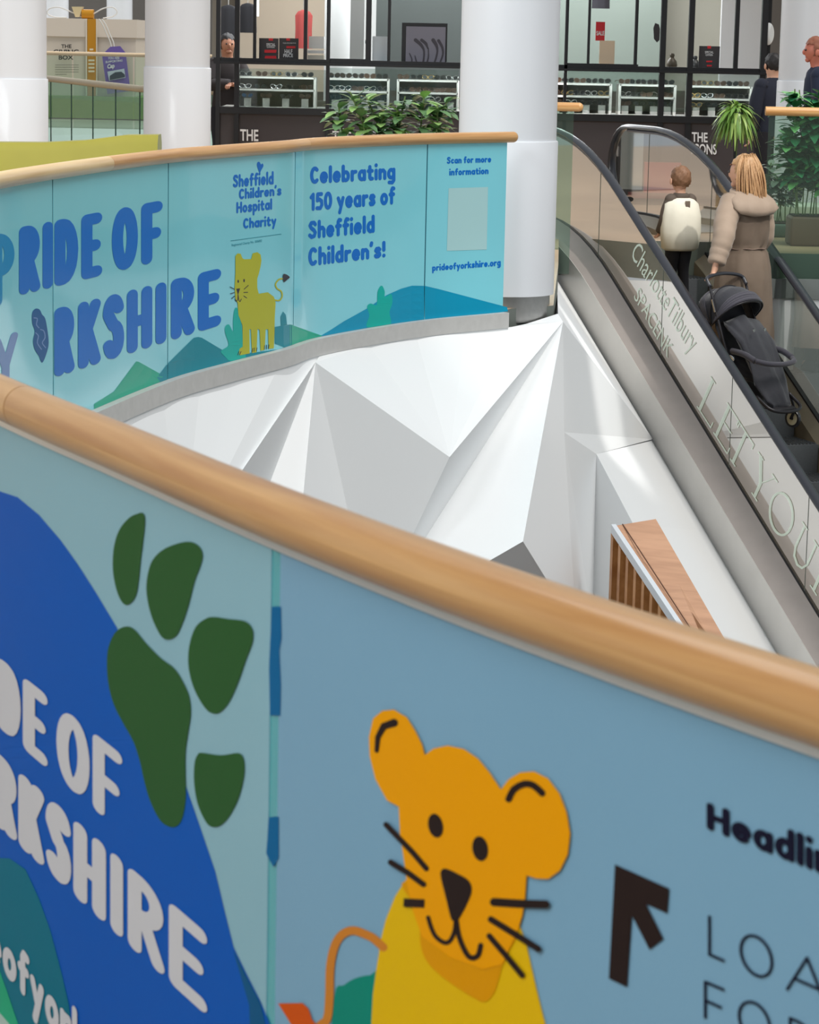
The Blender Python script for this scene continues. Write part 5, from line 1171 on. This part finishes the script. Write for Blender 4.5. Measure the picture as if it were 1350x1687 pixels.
tube(bm,pts,.007,6,caps=False); put('waist_cord',bm,TAUPD,t,world=False)
for q,(sh,el,wr) in enumerate(sk):
    bm=B(); tube(bm,spline([wv(sh.x*.72,sh.y-.002,sh.z+.006),sh.lerp(el,.5)*h,el*h,el.lerp(wr,.5)*h,el.lerp(wr,.95)*h],8),[h*(.060-.0006*q_+.0012*math.sin(q_*1.3)+.0008*math.sin(q_*2.9)) for q_ in range(33)],20); put('coat_sleeve',bm,TAUPE,t,world=False)
bm=B(); loft(bm,[(wv(0,-.085,.745),.03*h,.012*h,0,.35),(wv(0,-.098,.757),.09*h,.03*h,0,.35),(wv(0,-.085,.785),.122*h,.05*h,0,.35),(wv(0,-.055,.82),.115*h,.066*h,0,.3),(wv(0,-.022,.852),.088*h,.068*h,0,.25),(wv(0,-.012,.862),.07*h,.062*h,0,.2),(wv(0,-.005,.845),.05*h,.05*h,0,.2)],seg=56,fold=.035,nf=4,seed=2)
for v in bm.verts: v.co+=Vector((0,-1,.3))*.012*noise.noise(v.co*14)
put('hood',bm,TAUPE,t,world=False)
for z in (.16,.24,.32):
    bm=B(); sphere(bm,wv(.105,-.045,z),(.009,.005,.009)); put('button',bm,mat('button_dark',(80,64,54),.4),t,world=False)
# child in the cream jacket one step higher
CREAM=mat('jacket_cream',(228,222,204),.8,var=3,scale=10,bump=.3); CBR=mat('jacket_brown',(88,76,66),.8); hch=1.12
sc_,oc=.85,.56
cl=EK+ED*sc_+EN*oc
t,sk,h2,hc2=person('child with short brown hair in cream and brown jacket beside the taupe coat',(cl.x,cl.y,tread(sc_)),YE+.05,hch,SKIN,BRH,CBR,DN,DN,[((-.03,.01,-.15),(-.02,.09,-.24)),((.03,.01,-.15),(.02,.09,-.24))],head_turn=-.1,hs=1.42)
h=h2
bm=B(); loft(bm,[(wv(0,-.01,.42),.12*h,.09*h),(wv(0,-.014,.44),.15*h,.11*h),(wv(0,-.018,.56),.162*h,.125*h),(wv(0,-.018,.68),.158*h,.12*h),(wv(0,-.012,.77),.14*h,.096*h),(wv(0,-.006,.805),.105*h,.076*h),(wv(0,0,.82),.05*h,.045*h)],seg=48,fold=.014,nf=6); put('jacket_back',bm,CREAM,t,world=False)
bm=B(); loft(bm,[(wv(0,0,.80),.07*h,.06*h),(wv(0,0,.835),.066*h,.06*h),(wv(0,0,.85),.05*h,.05*h)],seg=28,fold=.03,nf=5); put('collar',bm,CBR,t,world=False)
bm=B(); box(bm,wv(0,-.108,.765),(.045,.012,.07),bevel=.003); put('hanging_loop',bm,mat('loop_brown',(112,98,84),.8),t,world=False)
# scale up the head a little for a child
# ------------------------------------------------------------------ people further away
p=ad(372,330,DS+1.5); person('person with dark hair standing behind the counter at far left',(p.x,p.y,.01),PI+.3,1.7,SKIN2,DKH,mat('cloth_black_brown',(48,42,42),.9),DN,DN,[((-.03,.06,-.13),(.08,.15,-.13)),((.03,.06,-.13),(-.08,.15,-.13))])
p=ad(1338,330,24.6); person('person in navy jacket with reddish face walking at the upper right edge',(p.x,p.y,0),PI*.5,1.78,SKIN3,mat('hair_auburn',(150,92,70),.7),NV,DN,DN,down,legs=((-.05,.12),(.05,-.12)))
p=ad(1266,330,26.6); person('person in dark jacket standing in front of the right shop corner',(p.x,p.y,0),.4,1.62,SKIN,DKH,mat('cloth_dark_navy',(34,38,52),.9),DN,DN,down)
# ================================================================== PLANTS
def leaf(bm,base,d,up,l,wd,droop=.3,seg=4,fold=.15,mi=0):
    d=d.normalized(); s_=d.cross(up); s_=s_.normalized() if s_.length>1e-4 else Vector((1,0,0)); n=s_.cross(d); rows=[]
    for i in range(seg+1):
        t=i/seg; w=wd*math.sin(math.pi*min(1,t*.93+.05))**.8*.5; c=base+d*l*t-Vector((0,0,1))*droop*l*t*t
        rows.append((bm.verts.new(c-s_*w+n*w*fold),bm.verts.new(c),bm.verts.new(c+s_*w+n*w*fold)))
    for i in range(seg):
        for k in (0,1):
            f=bm.faces.new((rows[i][k],rows[i][k+1],rows[i+1][k+1],rows[i+1][k])); f.material_index=mi
def leafm(name,c1,c2): 
    return mat(name,tuple((a+b)//2 for a,b in zip(c1,c2)),.38,var=max(4,abs(c1[1]-c2[1])//2),scale=9,coat=.15)
POT=mat('planter_grey',(96,94,92),.6,var=4)
# broad-leaved plant behind the far handrail
def broad(name,label,px0,px1,py0,py1,D,n,l,cols,seed,potw,zpot,stems=9,pm=None):
    rn=random.Random(seed); c=ad((px0+px1)/2,py1,D); t=thing(name,label,'plant',(c.x,D,0))
    X0,X1=ad(px0,py1,D).x,ad(px1,py1,D).x; Z0,Z1=ad((px0+px1)/2,py1,D).z,ad((px0+px1)/2,py0,D).z
    bm=B(); box(bm,(c.x,D,zpot/2),(potw,.36,zpot),bevel=.02); put('planter',bm,pm or POT,t)
    bm=B(); box(bm,(c.x,D,zpot-.01),(potw-.05,.31,.04)); put('soil',bm,mat('soil',(58,44,34),.95),t,smooth=None)
    bs=B(); bl_=[B(),B()]
    for k in range(stems):
        x=X0+(X1-X0)*(k+.5)/stems+rn.uniform(-.04,.04); y=D+rn.uniform(-.15,.15); hh=Z0+(Z1-Z0)*(.45+.55*rn.random())
        p0=Vector((c.x+(x-c.x)*.6,D,zpot)); p2=Vector((x,y,hh)); p1=p0.lerp(p2,.5)+Vector((rn.uniform(-.06,.06),0,.04)); P_=spline([p0,p1,p2],6); tube(bs,P_,.006,6)
        m_=n//stems
        for j in range(m_):
            t_=.35+.65*(j+.5)/m_; q=P_[min(len(P_)-1,int(t_*(len(P_)-1)))]; a_=j*2.4+rn.random(); el_=rn.uniform(-.1,.7)
            d=Vector((math.cos(a_)*math.cos(el_),math.sin(a_)*math.cos(el_),math.sin(el_))); leaf(bl_[0 if rn.random()<.65 else 1],q+Vector((0,0,rn.uniform(-.02,.02))),d,Vector((0,0,1)),l*rn.uniform(.7,1.2),l*.5*rn.uniform(.8,1.1),rn.uniform(.1,.5))
    put('stems',bs,mat('stem_green',(112,128,78),.6),t)
    for b,cc,nm in zip(bl_,cols,('dark','bright')):
        o=put('foliage',b,leafm(name+'_'+nm,*cc),t,smooth=60)
broad('broad_leaved_plant','bushy broad-leaved green plant just behind the far handrail',552,755,150,226,17.9,360,.15,(((96,134,90),(128,168,114)),((150,192,112),(178,214,130))),4,.78,.72)
broad('glossy_shrub','dark glossy green shrub behind the wooden rail at right edge',1288,1400,142,338,22.6,1100,.2,(((34,112,72),(62,140,92)),((110,190,112),(160,216,136))),9,.45,.25,16,mat('planter_brown',(120,92,78),.6))
# feathery hanging plant on a slim stand
c=ad(1214,184,23.4); t=thing('hanging_fern','arching light green fern in a pot on a tall stand beside the escalator head','plant',(c.x,c.y,0))
zc=c.z; rn=random.Random(8)
bm=B(); lathe(bm,[(.05,zc-.16),(.09,zc-.15),(.11,zc-.01),(.105,zc),(.09,zc-.01)],(c.x,c.y,0),24); put('pot',bm,mat('fern_pot',(62,74,60),.6),t)
bm=B(); tube(bm,[(c.x,c.y,0.02),(c.x,c.y,zc-.15)],.012,8); lathe(bm,[(.13,0),(.13,.02),(.02,.03)],(c.x,c.y,0),20); put('stand',bm,FRM,t)
bms=[B(),B()]
for j in range(420):
    a_=rn.uniform(0,2*PI); el_=rn.uniform(.15,1.35); l=rn.uniform(.12,.26); d=Vector((math.cos(a_)*math.cos(el_),math.sin(a_)*math.cos(el_),math.sin(el_)*.8))
    leaf(bms[j%3==0],Vector((c.x,c.y,zc+.01)),d,Vector((0,0,1)),l,.034,rn.uniform(.5,1.9),7,.3)
put('foliage',bms[0],leafm('fern_mid',(96,140,52),(130,170,70)),t); put('foliage',bms[1],leafm('fern_light',(150,184,84),(184,208,112)),t)
# pale trailing shrub lower down, beside the shop corner
broad('grey_leaved_plant','pale grey-green leafy plant low behind the escalator rail',1266,1312,255,330,23.6,150,.14,(((96,110,98),(130,142,126)),((120,134,118),(150,160,140))),12,.3,.12,6,mat('low_pot',(86,100,90),.6))
